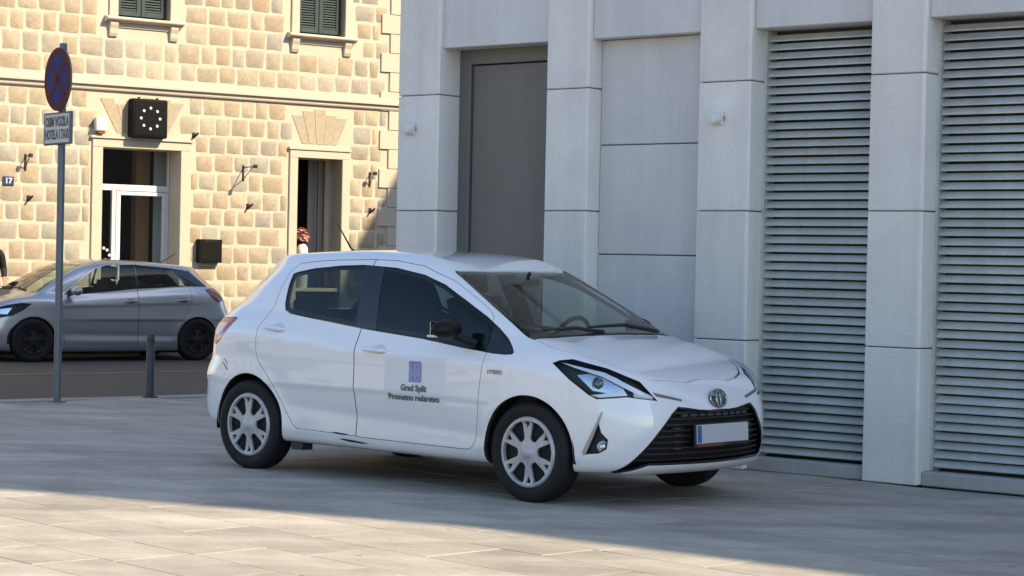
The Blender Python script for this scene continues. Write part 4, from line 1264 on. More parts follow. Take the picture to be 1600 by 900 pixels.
    C.patch('grille_surround', boolean(prism3([(0, y, z) for y, z in inset(GRF, -.001)], (1, 0, 0), 3.45, 4.2), prism3([(0, y, z) for y, z in inset(GRF, .014)], (1, 0, 0), 3.3, 4.3), 'DIFFERENCE'), .004, .064, [M['black_gloss']], back)
    gin = prism3([(0, y, z) for y, z in inset(GRF, .012)], (1, 0, 0), 3.45, 4.2)
    for k in range(9):
        z0 = .282 + k*.034
        th = .009 if k != 8 else .013
        b = MB().box(3.4, 4.2, -.8, .8, z0, z0+th).mesh('b'); fix_normals(b)
        C.patch('grille_bar', boolean(gin, b, 'INTERSECT'), .026, .050, [M['black_plastic']], back)
    for k in range(-4, 5):
        for zz in ((.536, .552),):
            b = MB().box(3.4, 4.2, k*.075-.026, k*.075+.026, *zz).mesh('b'); fix_normals(b)
            C.patch('grille_tab', boolean(gin, b, 'INTERSECT'), .018, .030, [M['grille_edge']], back)
    for sg in SIDES:
        for k in range(4):
            b = MB().box(3.4, 4.2, sg*(.345+.006*k)-.028, sg*(.345+.006*k)+.028, .345+k*.040, .353+k*.040).mesh('b'); fix_normals(b)
            C.patch('grille_tab', boolean(gin, b, 'INTERSECT'), .018, .030, [M['grille_edge']], back)
    # fog lamp pockets
    FG = [(3.640, .745, .560), (3.622, .750, .500), (3.640, .745, .445), (3.680, .73, .405), (3.672, .732, .350), (3.625, .75, .322), (3.535, .778, .312), (3.528, .779, .325)]
    for sg in SIDES:
        fp = dprism(FG, sg)
        SETA.append(fp)
        fb = C.patch('fog_lamp', dprism(FG, sg, -.012), .030, .036, [M['black_plastic']])
        C.patch('fog_bezel', boolean(dprism(FG, sg, -.001), dprism(FG, sg, .006), 'DIFFERENCE'), .001, .034, [M['black_gloss']], fb)
        ch = [(3.643, .743, .566), (3.636, .746, .566), (3.526, .779, .330), (3.528, .779, .310), (3.545, .774, .311), (3.590, .760, .42)]
        C.patch('chrome_blade', dprism(ch, sg), -.006, .016, [M['dull_chrome']], fb)
        mb = MB(); mb.lathe([(.001, .020), (.014, .018), (.024, .010), (.028, .0), (.032, .012), (.036, .010), (.037, -.03)], 24,
                            Matrix.Translation((3.628, sg*.728, .362)) @ Matrix.Rotation(sg*.85, 4, 'Z') @ Matrix.Rotation(math.pi/2, 4, 'Y'))
        mb.build('fog_glass', M['reflector'], fb, smooth=True)
    # front lip below the grille and rear bumper seam
    for st_ in (SETA + ARCH[-1] + ARCH[1], SETB, SETC, SETD): C.cut(*st_)
    body = C.finish('body', C.skin, [M['white_paint'], M['cabin']])
    LP = [(.0, .250), (.30, .252), (.540, .254), (.595, .230), (.64, .206), (.50, .198), (.0, .196)]
    LPF = LP + [(-y, z) for y, z in reversed(LP[1:-1])]
    C.patch('front_lip', prism3([(0, y, z) for y, z in LPF], (1, 0, 0), 3.4, 4.2), -.014, .01, [M['white_paint']])
    # underbody and inner black skirts
    MB().box(.25, 3.70, -.52, .52, .195, .26).build('underbody', M['black_matte'], root, bevel=.02)
    MB().box(1.02, 2.72, -.70, .70, .206, .23).build('sill_underside', M['black_matte'], root)
    MB().box(1.02, 1.13, -.79, -.70, .16, .21).build('mud_flap', M['black_plastic'], root)
    # badge: three interlocking ovals
    bx = 3.912
    e = bpy.data.objects.new('badge', None); COL.objects.link(e); e.parent = root
    e.scale = (1, 1.15, 1.15); e.location = (3.907, 0, .636); e.rotation_euler = (0, math.radians(-12), 0)
    MBt = MB()
    def oval(a, b_, cx, cz, r, n=32):
        return [(0, cx + a*math.cos(2*math.pi*k/n), cz + b_*math.sin(2*math.pi*k/n)) for k in range(n+1)]
    MB().prism([(.070*math.cos(2*math.pi*k/32), .048*math.sin(2*math.pi*k/32)) for k in range(32)], 0, .008, Matrix.Rotation(math.pi/2, 4, 'Y') @ Matrix.Rotation(math.pi/2, 4, 'Z')).build('badge_plate', M['badge_dark'], e)
    for a, b_, cz in ((.068, .046, 0), (.046, .015, .019), (.018, .043, .0)):
        MB().tube([(.011, y, z) for _, y, z in oval(a, b_, 0, cz, 0)], .005, 8, False).build('badge_oval', M['chrome'], e, smooth=True)
    # number plate on its holder
    pl = empty('number_plate', (3.955, -.0, .432)); pl.parent = root; pl.rotation_euler = (0, math.radians(-3), 0)
    MB().box(-.02, -.003, -.268, .268, -.075, .062).build('plate_holder', M['black_plastic'], pl, bevel=.004)
    MB().box(-.003, .002, -.26, .26, -.055, .057).build('plate_panel', M['plate_white'], pl, bevel=.002)
    MB().box(.002, .003, -.255, -.215, -.05, .052).build('plate_band', M['plate_blue'], pl)
    MB().box(-.003, .0005, -.25, .02, -.073, -.059).build('holder_strip', M['plate_red'], pl)
    # lettering and crest on both front doors
    def on_side(me, x, z, sg, name, mt, parent=root, off=.0015):
        y = B_surface(B, x, z); g = B.grad(np.array([[x, y, z]]))[0]; g /= np.linalg.norm(g)
        nrm = Vector((g[0], sg*g[1], g[2])); right = Vector((-sg, 0, 0)); right = Vector((1, 0, 0)) if sg < 0 else Vector((-1, 0, 0))
        up = nrm.cross(right).normalized(); right = up.cross(nrm).normalized()
        o = link(name, me, mt, parent)
        mw = Matrix(((right.x, up.x, nrm.x, x+nrm.x*off), (right.y, up.y, nrm.y, sg*y+nrm.y*off), (right.z, up.z, nrm.z, z+nrm.z*off), (0, 0, 0, 1)))
        # follow the door's curve
        o.matrix_basis = mw; inv = mw.inverted()
        qs = [mw @ v.co for v in me.vertices]
        ys = B_surface(B, [q.x for q in qs], [q.z for q in qs])
        for v, q, yy in zip(me.vertices, qs, ys):
            q.y = sg*(yy + off + max(0, v.co.z)); v.co = inv @ q
        return o
    for sg in (-1, 1):
        on_side(text_mesh('Grad Split', .054, .0006, bold=.0022), 2.195, .628, sg, 'door_lettering', M['ink_grey'], off=.0045)
        on_side(text_mesh('Prometno redarstvo', .053, .0006, bold=.0022), 2.19, .568, sg, 'door_lettering', M['ink_grey'], off=.0045)
        stk = MB(); stk.box(-.26, .26, -.185, .185, 0, .0004)
        on_side(subdiv(stk.mesh('sticker'), 19), 2.195, .645, sg, 'door_sticker', M['sticker'], off=.0006)
        cr = MB()
        cr.box(-.052, .052, -.065, .065, 0, .0008)
        on_side(subdiv(cr.mesh('crest')), 2.205, .732, sg, 'door_crest', M['ink_blue'], off=.004)
        tw = MB()
        for x0, x1, z0, z1 in ((-.044, -.030, -.046, .030), (.030, .044, -.046, .030), (-.008, .008, -.046, .050), (-.046, .046, -.058, -.051),
                               (-.026, -.012, -.030, .014), (.012, .026, -.030, .014), (-.044, -.018, .040, .047), (.018, .044, .040, .047)):
            tw.box(x0, x1, z0, z1, 0, .0012)
        on_side(subdiv(tw.mesh('crest_tower'), 2), 2.205, .732, sg, 'crest_mark', M['ink_pale'], off=.0045)
        on_side(text_mesh('HYBRID', .034, .0012, bold=.0008, spacing=1.05), 2.865, .762, sg, 'fender_badge', M['grey_badge'])
    # scuffs on the sill and scratches on the rear corner of the near side
    for poly in ([(1.44, .300), (1.47, .306), (1.58, .300), (1.60, .294), (1.55, .291), (1.49, .293)], [(1.50, .262), (1.55, .268), (1.66, .262), (1.78, .252), (1.72, .246), (1.60, .250)],
                 [(.33, .705), (.337, .706), (.395, .655), (.390, .652)], [(.345, .730), (.350, .731), (.385, .700), (.381, .698)]):
        C.patch('scuff', side_prism(poly, .5, 1.0, -1), -.0015, .002, [M['black_plastic']])
    # mirrors
    for sg in SIDES:
        mr = empty('mirror', (0, 0, 0)); mr.parent = root
        bm = bmesh.new(); bmesh.ops.create_uvsphere(bm, u_segments=20, v_segments=14, radius=1)
        for v in bm.verts:
            x, y, z = v.co
            x = x*(.085 if x > 0 else .045); 
            y = y*.115*(1 - .25*max(0, -x)*0)
            z = z*.075*(1-.12*(y/.115))
            v.co = (x+2.545, sg*(.945+y), z*.82+1.010)
        me = bpy.data.meshes.new('mirror_shell'); bm.to_mesh(me); bm.free(); fix_normals(me); shade(me, 60)
        link('mirror_shell', me, M['mirror_black'], mr)
        MB().tube([(2.66, sg*.79, .925), (2.62, sg*.84, .945), (2.58, sg*.89, .975)], [.03, .024, .028], 10).build('mirror_arm', M['mirror_black'], mr, smooth=True)
        MB().box(2.500, 2.504, min(sg*.87, sg*1.03), max(sg*.87, sg*1.03), .965, 1.055).build('mirror_glass', M['chrome'], mr, bevel=.001)
        MB().box(2.495, 2.55, min(sg*.975, sg*1.056), max(sg*.975, sg*1.056), .962, .976).build('mirror_indicator', M['lamp_white'], mr, bevel=.005)
    # wheels
    cap = make_hubcap(.213, 6, True, math.radians(3))
    add_wheels(root, (.615, 3.118), .735, .303, .214, .175, M['hubcap'], cap)
    # roof aerial, wipers
    MB().tube([(.78, 0, 1.476), (.735, 0, 1.50), (.60, 0, 1.665)], [.013, .007, .004], 8).build('aerial', M['black_plastic'], root, smooth=True)
    for (p0, p1) in (((3.10, .45, 1.002), (3.06, -.20, 1.035)), ((3.10, -.10, 1.005), (3.03, -.60, 1.02))):
        MB().tube([p0, (p0[0]-.02, (p0[1]+p1[1])/2, max(p0[2], p1[2])+.012), p1], [.014, .013, .008], 6).build('wiper', M['black_plastic'], root)
    C.patch('windscreen_band', prism3([(3.147, 0, 0), (3.137, .25, 0), (3.097, .55, 0), (3.042, .684, 0), (2.955, .672, 0), (3.00, .5, 0), (3.045, .25, 0), (3.055, 0, 0), (3.045, -.25, 0), (3.00, -.5, 0), (2.955, -.672, 0), (3.042, -.684, 0), (3.097, -.55, 0), (3.137, -.25, 0)], (0, 0, 1), .9, 1.3), .013, .016, [M['black_matte']])
    C.patch('cowl', prism3([(3.165, 0, 0), (3.155, .25, 0), (3.115, .55, 0), (3.07, .68, 0), (3.03, .67, 0), (3.06, .5, 0), (3.10, .25, 0), (3.11, 0, 0), (3.10, -.25, 0), (3.06, -.5, 0), (3.03, -.67, 0), (3.07, -.68, 0), (3.115, -.55, 0), (3.155, -.25, 0)], (0, 0, 1), .9, 1.3), .003, .014, [M['black_plastic']])
    # cabin
    MB().box(.45, 3.0, -.70, .70, .24, .30).build('cabin_floor', M['cabin'], root)
    sm = seat_mesh(); sm.materials.append(M['seat_cloth'])
    for sg in SIDES: link('front_seat', sm, None, root, loc=(1.93, sg*.36, .50))
    rs = MB(); rs.box(.78, 1.22, -.62, .62, .36, .52); rs.box(.70, .84, -.62, .62, .45, .98)
    rsm = rs.mesh('rear_seat'); bevel_mesh(rsm, .04, 2); shade(rsm, 50); link('rear_seat', rsm, M['seat_cloth'], root)
    hm = MB().box(-.05, .05, -.13, .13, -.07, .09).mesh('headrest'); bevel_mesh(hm, .03, 2); shade(hm, 50); hm.materials.append(M['seat_cloth'])
    for y in (-.38, .38): link('rear_headrest', hm, None, root, loc=(.74, y, 1.06))
    ds = MB(); ds.prism([(2.62, .62), (2.56, .84), (2.62, .93), (2.80, .955), (3.02, .93), (3.05, .55), (2.75, .5)], -.66, .66, Matrix.Rotation(math.pi/2, 4, 'X'))
    dm = ds.mesh('dashboard'); fix_normals(dm); bevel_mesh(dm, .02, 2); shade(dm, 50); link('dashboard', dm, M['dash'], root)
    bin_ = MB().box(2.55, 2.80, .20, .52, .90, .985).mesh('dash_hood'); bevel_mesh(bin_, .03, 2); shade(bin_, 50); link('instrument_hood', bin_, M['dash'], root)
    R_ = .185; sw = MB(); Mx = Matrix.Translation((2.44, .36, .90)) @ Matrix.Rotation(math.radians(-68), 4, 'Y')
    sw.tube([Mx @ Vector((R_*math.cos(2*math.pi*k/28), R_*math.sin(2*math.pi*k/28), 0)) for k in range(29)], .015, 8, False)
    sw.tube([Mx @ Vector((0, -R_, 0)), Mx @ Vector((0, 0, -.03)), Mx @ Vector((0, R_, 0))], .018, 8)
    sw.tube([Mx @ Vector((0, 0, -.02)), Mx @ Vector((.0, 0, -.25))], .03, 8)
    sw.build('steering_wheel', M['dash'], root, smooth=True)
    im = MB().box(2.36, 2.385, -.12, .12, 1.275, 1.335).mesh('inside_mirror'); bevel_mesh(im, .01, 2)
    link('inside_mirror', im, M['black_plastic'], root)
    MB().tube([(2.375, 0, 1.33), (2.40, 0, 1.36)], .012, 8).build('mirror_stalk', M['black_plastic'], root)

def B_surface(B, x, z):
    """half width of the body at side points, by bisection"""
    x = np.atleast_1d(np.asarray(x, float)); z = np.atleast_1d(np.asarray(z, float))
    a, b = np.full(x.shape, .2), np.full(x.shape, 1.0)
    for _ in range(18):
        m = .5*(a+b); ins = B.f(x, m, z) < 0
        a = np.where(ins, m, a); b = np.where(ins, b, m)
    r = .5*(a+b)
    return float(r[0]) if len(r) == 1 else r

def subdiv(me, cuts=5):
    bm = bmesh.new(); bm.from_mesh(me)
    bmesh.ops.subdivide_edges(bm, edges=bm.edges, cuts=cuts, use_grid_fill=True)
    bm.to_mesh(me); bm.free(); return me

M['mirror_black'] = mat('mirror_black', (.005, .005, .006), .5, 0, .25)
M['sticker'] = mat('sticker', (.70, .71, .73), .45)
M['dull_chrome'] = mat('dull_chrome', (.30, .31, .33), .3, .5)
M['grey_cup'] = mat('grey_cup', (.62, .63, .64), .35, 0, .5, .5)
M['projector'] = mat('projector', (.10, .11, .12), .05, .3, .8, 1.0)
M['grille_edge'] = mat('grille_edge', (.05, .05, .052), .35)
M['badge_dark'] = mat('badge_dark', (.012, .012, .014), .15, 0, .5, 1.0)
build_white()
# ---------------------------------------------------------------- the silver hatchback by the stone house
GREY_CAR = dict(
    belt=[(-.1, 1.08), (.5, 1.075), (.83, 1.07), (1.71, 1.02), (2.45, .95), (2.8, .92), (3.3, .87), (4.0, .80)], belt0=.94,
    wl=[(.05, .78), (.14, .815), (.22, .835), (.32, .842), (.42, .845), (.55, .855), (.70, .862), (.80, .862), (.87, .856), (.94, .836), (1.02, .80), (1.1, .76)],
    ltap=[(-.1, .95), (.3, .985), (.8, 1.0), (1.6, 1.0), (2.6, 1.0), (3.2, 1.0), (3.6, .99), (4.05, .97)],
    wg=[(.6, .86), (.95, .80), (1.05, .765), (1.2, .70), (1.32, .635), (1.38, .59), (1.43, .53), (1.5, .45)],
    gtap=[(.2, .93), (.5, .96), (1.0, .99), (1.6, 1.0), (2.2, 1.0), (2.6, .985), (3.0, .95), (3.4, .90)],
    ztop=[(-.2, 1.27), (.3, 1.345), (.55, 1.375), (.9, 1.41), (1.4, 1.45), (1.9, 1.465), (2.2, 1.452), (2.45, 1.40), (2.9, 1.205), (3.25, 1.02), (3.6, .83), (4.1, .56)],
    zh=[(-.2, 1.04), (.5, 1.09), (.95, 1.10), (1.6, 1.06), (2.3, 1.02), (2.8, 1.01), (3.15, 1.005), (3.3, .985), (3.5, .945), (3.7, .885), (3.85, .815), (3.95, .73), (4.03, .60), (4.08, .48)],
    xf=[(.08, 3.86), (.18, 3.95), (.30, 4.0), (.45, 4.03), (.58, 4.02), (.70, 3.98), (.82, 3.93), (1.0, 3.85)],
    xr=[(.08, .14), (.2, .07), (.32, .03), (.5, .015), (.65, .03), (.75, .08), (.90, .13), (1.03, .19), (1.15, .30), (1.26, .41), (1.34, .47), (1.38, .46), (1.46, .44)],
    zb=[(-.1, .20), (.4, .18), (.8, .14), (2.0, .135), (3.2, .14), (4.0, .16)],
    wr=[(.1, .865), (.9, .86), (1.0, .82), (1.2, .72), (1.38, .62), (1.5, .56)],
    front=(.28, 2.2, 10), axles=[(.70, .335), (3.26, .335)], hc=(.03, .035), wsb=.05, wsx=2.4, rc=.022, gk=.10, blend=.04, flare=.010,
    crease=[(.5, .865, 2.9, .80, .007, .03), (1.0, .35, 2.8, .39, -.010, .045), (1.0, .28, 2.8, .29, .008, .04)],
)
silver_car = empty('parked_car', (-4.5287, 32.1139, -.11), -2.51629, 'silver grey hatchback with black wheels, parked along the stone house', 'car')

def build_silver():
    root = silver_car; SIDES = (-1, 1)
    B = Body(hatch_field(GREY_CAR), (-.10, -.95, .06), (4.12, .95, 1.53), .03)
    C = Car(root, B, M['silver_paint'])
    ARCH = {-1: [], 1: []}; SA, SB, SD = [], [], []
    for ax, r in ((.70, .335), (3.26, .335)):
        for sg in SIDES:
            ARCH[sg].append(side_prism([(ax + r*math.cos(2*math.pi*k/56), .305 + r*math.sin(2*math.pi*k/56)) for k in range(56)], .52, 1.2, sg))
            l = MB(); vs = []; n = 24; prof = [(r+.004, .82), (r+.03, .80), (r+.03, .48), (.05, .48)]; m = len(prof)
            for k in range(n+1):
                t = math.radians(-8) + math.radians(196)*k/n
                for rr, yy in prof: vs.append((ax+rr*math.cos(t), sg*yy, .305+rr*math.sin(t)))
            l.add(vs, [(k*m+i, k*m+i+1, (k+1)*m+i+1, (k+1)*m+i) for k in range(n) for i in range(m-1)])
            l.build('wheel_arch_liner', M['black_matte'], root)
    DLO = [(2.80, .945), (2.74, .985), (2.54, 1.13), (2.27, 1.315), (2.07, 1.372), (1.64, 1.388), (1.15, 1.352), (.80, 1.315), (.76, 1.315), (.50, 1.09), (.52, 1.078), (.83, 1.085), (1.71, 1.038), (2.45, .962)]
    WSC = [(2.43, .48), (2.47, .25), (2.48, 0), (2.47, -.25), (2.43, -.48), (2.42, -.53), (2.8, -.62), (3.17, -.70), (3.21, -.69), (3.26, -.5), (3.30, -.2), (3.30, .2), (3.26, .5), (3.21, .69), (3.17, .70), (2.8, .62), (2.42, .53)]
    RWN = [(-.56, 1.08), (.56, 1.08), (.50, 1.29), (.40, 1.31), (-.40, 1.31), (-.50, 1.29)]
    C.patch('windscreen', prism3([(x, y, 0) for x, y in inset(WSC, .004)], (0, 0, 1), .9, 1.7), .004, .009, [M['windscreen']])
    C.patch('windscreen_border', boolean(prism3([(x, y, 0) for x, y in inset(WSC, .004)], (0, 0, 1), .9, 1.7), prism3([(x, y, 0) for x, y in inset(WSC, .035)], (0, 0, 1), .8, 1.8), 'DIFFERENCE'), .0095, .0125, [M['black_gloss']])
    SB.append(prism3([(x, y, 0) for x, y in WSC], (0, 0, 1), .9, 1.7))
    C.patch('rear_window', prism3([(0, y, z) for y, z in inset(RWN, .004)], (1, 0, 0), -.4, .85), .004, .009, [M['side_glass']])
    SB.append(prism3([(0, y, z) for y, z in RWN], (1, 0, 0), -.4, .85))
    parts_ = [('front_side_window', [(1.735, .5), (3.0, .5), (3.0, 1.6), (1.66, 1.6), (1.66, 1.3)], 'side_glass'),
              ('rear_side_window', [(.99, .5), (1.66, .5), (1.60, 1.6), (.70, 1.6), (1.03, 1.31), (.78, 1.03)], 'side_glass'),
              ('pillar_trim', [(1.665, .5), (1.73, .5), (1.655, 1.3), (1.655, 1.6), (1.605, 1.6)], 'black_gloss'),
              ('quarter_trim', [(.3, .9), (.75, .9), (1.02, 1.31), (.69, 1.6), (.3, 1.6)], 'black_gloss')]
    FD = [(1.665, 1.0), (1.66, .42), (1.66, .19), (2.70, .185), (2.78, .22), (2.815, .42), (2.83, .80), (2.83, .93), (2.80, .99), (2.56, 1.16), (2.29, 1.34), (2.08, 1.405), (1.61, 1.420), (1.62, 1.2)]
    RD = [(1.665, 1.0), (1.62, 1.2), (1.61, 1.420), (1.15, 1.387), (1.02, 1.355), (.90, 1.20), (.82, 1.07), (.80, .95), (.82, .84), (.92, .65), (1.03, .45), (1.12, .24), (1.17, .192), (1.66, .19), (1.66, .42)]
    for sg in SIDES:
        dl_in = side_prism(inset(DLO, .004), .3, 1.1, sg); dl = side_prism(DLO, .3, 1.1, sg); SA.append(dl)
        for nm, poly, mt in parts_:
            C.patch(nm, boolean(dl_in, side_prism(poly, .2, 1.2, sg), 'INTERSECT'), .006 if 'glass' in mt else .004, .010, [M[mt]])
        for nm, poly in (('front_door', FD), ('rear_door', RD)):
            (SB if nm == 'front_door' else SD).append(side_prism(poly, .5, 1.2, sg))
            d = C.panel(nm, side_prism(inset(poly, .0035), .5, 1.2, sg), [dl] + ARCH[sg])
            hx, hz = (1.785, .865) if nm == 'front_door' else (.945, .885)
            pts = [(hx + .11*u, sg*(B_surface(B, hx + .11*u, hz) - .004 + .028*(1-abs(u)**4)), hz - .01*u) for u in np.linspace(-1, 1, 9)]
            MB().tube(pts, [.010] + [.014]*7 + [.010], 8).build('door_handle', M['silver_paint'], d, smooth=True)
            cv = []
            for rr in (1.0, .0):
                for k in range(16):
                    t = 2*math.pi*k/16; x = hx + .06*rr*math.cos(t); z = hz - .004 + .034*rr*math.sin(t)
                    cv.append((x, sg*(B_surface(B, x, z) + .002), z))
            MB().add(cv, [(k, (k+1) % 16, 16+(k+1) % 16, 16+k) for k in range(16)]).build('handle_cup', M['dark_cup'], d, smooth=True)
        TL = [(.56, 1.035), (.44, 1.06), (.24, 1.05), (.20, .98), (.22, .90), (.34, .845), (.45, .90)]
        SA.append(side_prism(TL, .4, 1.1, sg)); C.panel('tail_light', side_prism(inset(TL, .003), .4, 1.1, sg), (), [M['red_dark'], M['black_plastic']])
        HLp = [(3.28, .82), (3.42, .83), (3.62, .80), (3.80, .74), (3.84, .66), (3.72, .62), (3.56, .65), (3.42, .72)]
        SA.append(side_prism(HLp, .45, 1.1, sg))
        h = C.patch('headlight', side_prism(inset(HLp, .003), .45, 1.1, sg), .002, .006, [M['lens_cover']])
        C.patch('lamp_housing', side_prism(inset(HLp, -.02), .45, 1.1, sg), .036, .042, [M['black_plastic']], h)
        C.patch('lamp_reflector', side_prism([(3.55, .76), (3.72, .74), (3.76, .67), (3.62, .67)], .45, 1.1, sg), .015, .025, [M['reflector']], h)
        mr = empty('mirror'); mr.parent = root
        bm = bmesh.new(); bmesh.ops.create_uvsphere(bm, u_segments=18, v_segments=12, radius=1)
        for v in bm.verts:
            x, y, z = v.co; v.co = (x*(.10 if x > 0 else .05)+2.66, sg*(.975+y*.11), z*.07+1.01)
        me = bpy.data.meshes.new('mirror_shell'); bm.to_mesh(me); bm.free(); fix_normals(me); shade(me, 60)
        link('mirror_shell', me, M['silver_paint'], mr)
        MB().tube([(2.72, sg*.80, .95), (2.70, sg*.87, .965), (2.68, sg*.92, .985)], .025, 8).build('mirror_arm', M['black_plastic'], mr, smooth=True)
    BN = [(3.32, -.2), (3.32, .2), (3.28, .5), (3.23, .69), (3.40, .71), (3.65, .66), (3.80, .56), (3.87, .40), (3.90, 0), (3.87, -.40), (3.80, -.56), (3.65, -.66), (3.40, -.71), (3.23, -.69), (3.28, -.5)]
    C.panel('bonnet', prism3([(x, y, 0) for x, y in inset(BN, .004)], (0, 0, 1), .62, 1.4)); SD.append(prism3([(x, y, 0) for x, y in BN], (0, 0, 1), .62, 1.4))
    GRL = [(-.42, .50), (.42, .50), (.50, .30), (.42, .24), (-.42, .24), (-.50, .30)]
    C.patch('grille', prism3([(0, y, z) for y, z in inset(GRL, -.02)], (1, 0, 0), 3.5, 4.3), .045, .052, [M['black_matte']])
    SD.append(prism3([(0, y, z) for y, z in GRL], (1, 0, 0), 3.5, 4.3))
    for st_ in (SA + ARCH[-1] + ARCH[1], SB, SD): C.cut(*st_)
    C.finish('body', C.skin, [M['silver_paint'], M['cabin']])
    MB().box(.3, 3.85, -.62, .62, .11, .2).build('underbody', M['black_matte'], root, bevel=.02)
    cap = make_hubcap(.205, 5, True, math.radians(20))
    add_wheels(root, (.70, 3.26), .765, .312, .207, .185, M['dark_wheel'], cap)
    MB().tube([(.92, 0, 1.40), (.90, 0, 1.425), (.66, 0, 1.56)], [.012, .007, .004], 8).build('aerial', M['black_plastic'], root, smooth=True)
    MB().box(.5, 3.1, -.70, .70, .24, .30).build('cabin_floor', M['cabin'], root)
    sm = seat_mesh(); sm.materials.append(M['seat_cloth'])
    for sg in SIDES: link('front_seat', sm, None, root, loc=(1.95, sg*.36, .46))
    rs = MB(); rs.box(.88, 1.30, -.62, .62, .34, .50); rs.box(.80, .94, -.62, .62, .45, 1.0)
    rsm = rs.mesh('rear_seat'); bevel_mesh(rsm, .04, 2); shade(rsm, 50); link('rear_seat', rsm, M['seat_cloth'], root)
    ds = MB(); ds.prism([(2.70, .62), (2.64, .86), (2.72, .95), (2.95, .97), (3.18, .93), (3.2, .55), (2.85, .5)], -.66, .66, Matrix.Rotation(math.pi/2, 4, 'X'))
    dm = ds.mesh('dashboard'); fix_normals(dm); bevel_mesh(dm, .02, 2); shade(dm, 50); link('dashboard', dm, M['dash'], root)
    for (p0, p1) in (((3.24, .50, 1.01), (3.20, -.15, 1.05)), ((3.24, -.05, 1.02), (3.17, -.60, 1.04))):
        MB().tube([p0, p1], [.010, .006], 6).build('wiper', M['black_plastic'], root)

M['dark_cup'] = mat('dark_cup', (.10, .10, .105), .4)
M['red_dark'] = mat('red_dark', (.16, .008, .010), .1, 0, .5, .8)
build_silver()
# ---------------------------------------------------------------- street furniture and the passer-by
M['galvanised'] = mat('galvanised', (.15, .165, .175), .5, .5, vary=(8, .5, (.11, .12, .13)))
M['bollard_grey'] = mat('bollard_grey', (.055, .06, .065), .5, .2, vary=(20, .4, (.04, .042, .045)))
M['sign_blue'] = mat('sign_blue', (.004, .018, .15), .6, 0, .15)
M['sign_red'] = mat('sign_red', (.085, .004, .008), .6, 0, .15)
M['sign_grey'] = mat('sign_grey', (.42, .45, .48), .4)
M['sign_ink'] = mat('sign_ink', (.02, .022, .03), .5)

sp = empty('road_sign', (-4.334, 20.21, 0), 0, 'round no-stopping sign with a text plate below on a grey post', 'sign')
MB().lathe([(.036, 0), (.036, 3.42), (.032, 3.43), (.001, 3.43)], 20).build('post', M['galvanised'], sp, smooth=True)
MB().lathe([(.001, .012), (.085, .012), (.085, .0), (.001, .0)], 24).build('base_flange', M['galvanised'], sp)
TURN = math.radians(-54)
def face(name, y0):
    e = empty(name); e.parent = sp; e.rotation_euler = (0, 0, TURN); return e
dk = face('sign_disc', 0); dk.location = (0, 0, 3.085)
RX = Matrix.Rotation(math.pi/2, 4, 'X')
MB().lathe([(.001, .055), (.30, .055), (.305, .050), (.305, .038), (.295, .038), (.290, .045), (.001, .045)], 48, RX).build('disc_back', M['galvanised'], dk, smooth=True)
MB().lathe([(.228, .0575), (.298, .0575), (.298, .056), (.228, .056)], 48, RX, closed=True).build('disc_rim', M['sign_red'], dk)
MB().lathe([(.001, .057), (.228, .057), (.228, .0555), (.001, .0555)], 48, RX).build('disc_field', M['sign_blue'], dk)
for a in (45, -45):
    MB().box(-.228, .228, -.0592, -.0572, -.028, .028).build('disc_bar', M['sign_red'], dk, rot=(0, math.radians(a), 0))
for z in (-.16, .16): MB().box(-.06, .06, -.045, .045, z-.02, z+.02).build('clamp', M['galvanised'], dk, bevel=.004)
pt = face('text_plate', 0); pt.location = (0, 0, 2.615)
MB().box(-.30, .30, -.052, -.046, -.150, .150).build('plate_panel', M['sign_grey'], pt, bevel=.002)
for (x0, x1, z0, z1) in ((-.30, .30, .138, .150), (-.30, .30, -.150, -.138), (-.30, -.288, -.137, .137), (.288, .30, -.137, .137)):
    MB().box(x0, x1, -.0545, -.0525, z0, z1).build('plate_edge', M['sign_ink'], pt)
MB().box(-.31, .31, -.045, -.025, -.155, .155).build('plate_back', M['galvanised'], pt, bevel=.003)
for z in (-.08, .08): MB().box(-.06, .06, -.045, .045, z-.02, z+.02).build('clamp', M['galvanised'], pt, bevel=.004)
for txt, z in (('OSIM VOZILA', .060), ('HOTELA I TAXI', -.062)):
    me = text_mesh(txt, .125, .0008, bold=.004)
    xs = [v.co.x for v in me.vertices]; k = .54/(max(xs)-min(xs))
    link('plate_text', me, M['sign_ink'], pt, loc=(0, -.0535, z), rot=(math.pi/2, 0, 0), scale=(k, 1, 1))

bo = empty('bollard', (-3.601, 21.116, 0), 0, 'short dark grey metal bollard at the edge of the plaza', 'bollard')
MB().lathe([(.041, .012), (.041, .625), (.036, .638), (.001, .640)], 24).build('bollard_post', M['bollard_grey'], bo, smooth=True)
MB().lathe([(.001, .012), (.078, .012), (.082, .004), (.082, .0), (.001, .0)], 28).build('base_plate', M['bollard_grey'], bo, smooth=True)
for k in range(4):
    t = math.pi/4 + k*math.pi/2
    MB().lathe([(.001, .022), (.009, .022), (.010, .012)], 8, Matrix.Translation((.062*math.cos(t), .062*math.sin(t), 0))).build('bolt', M['galvanised'], bo)
MB().lathe([(.0415, .56), (.0425, .565), (.0425, .60), (.0415, .605)], 24).build('collar', M['bollard_grey'], bo, smooth=True)

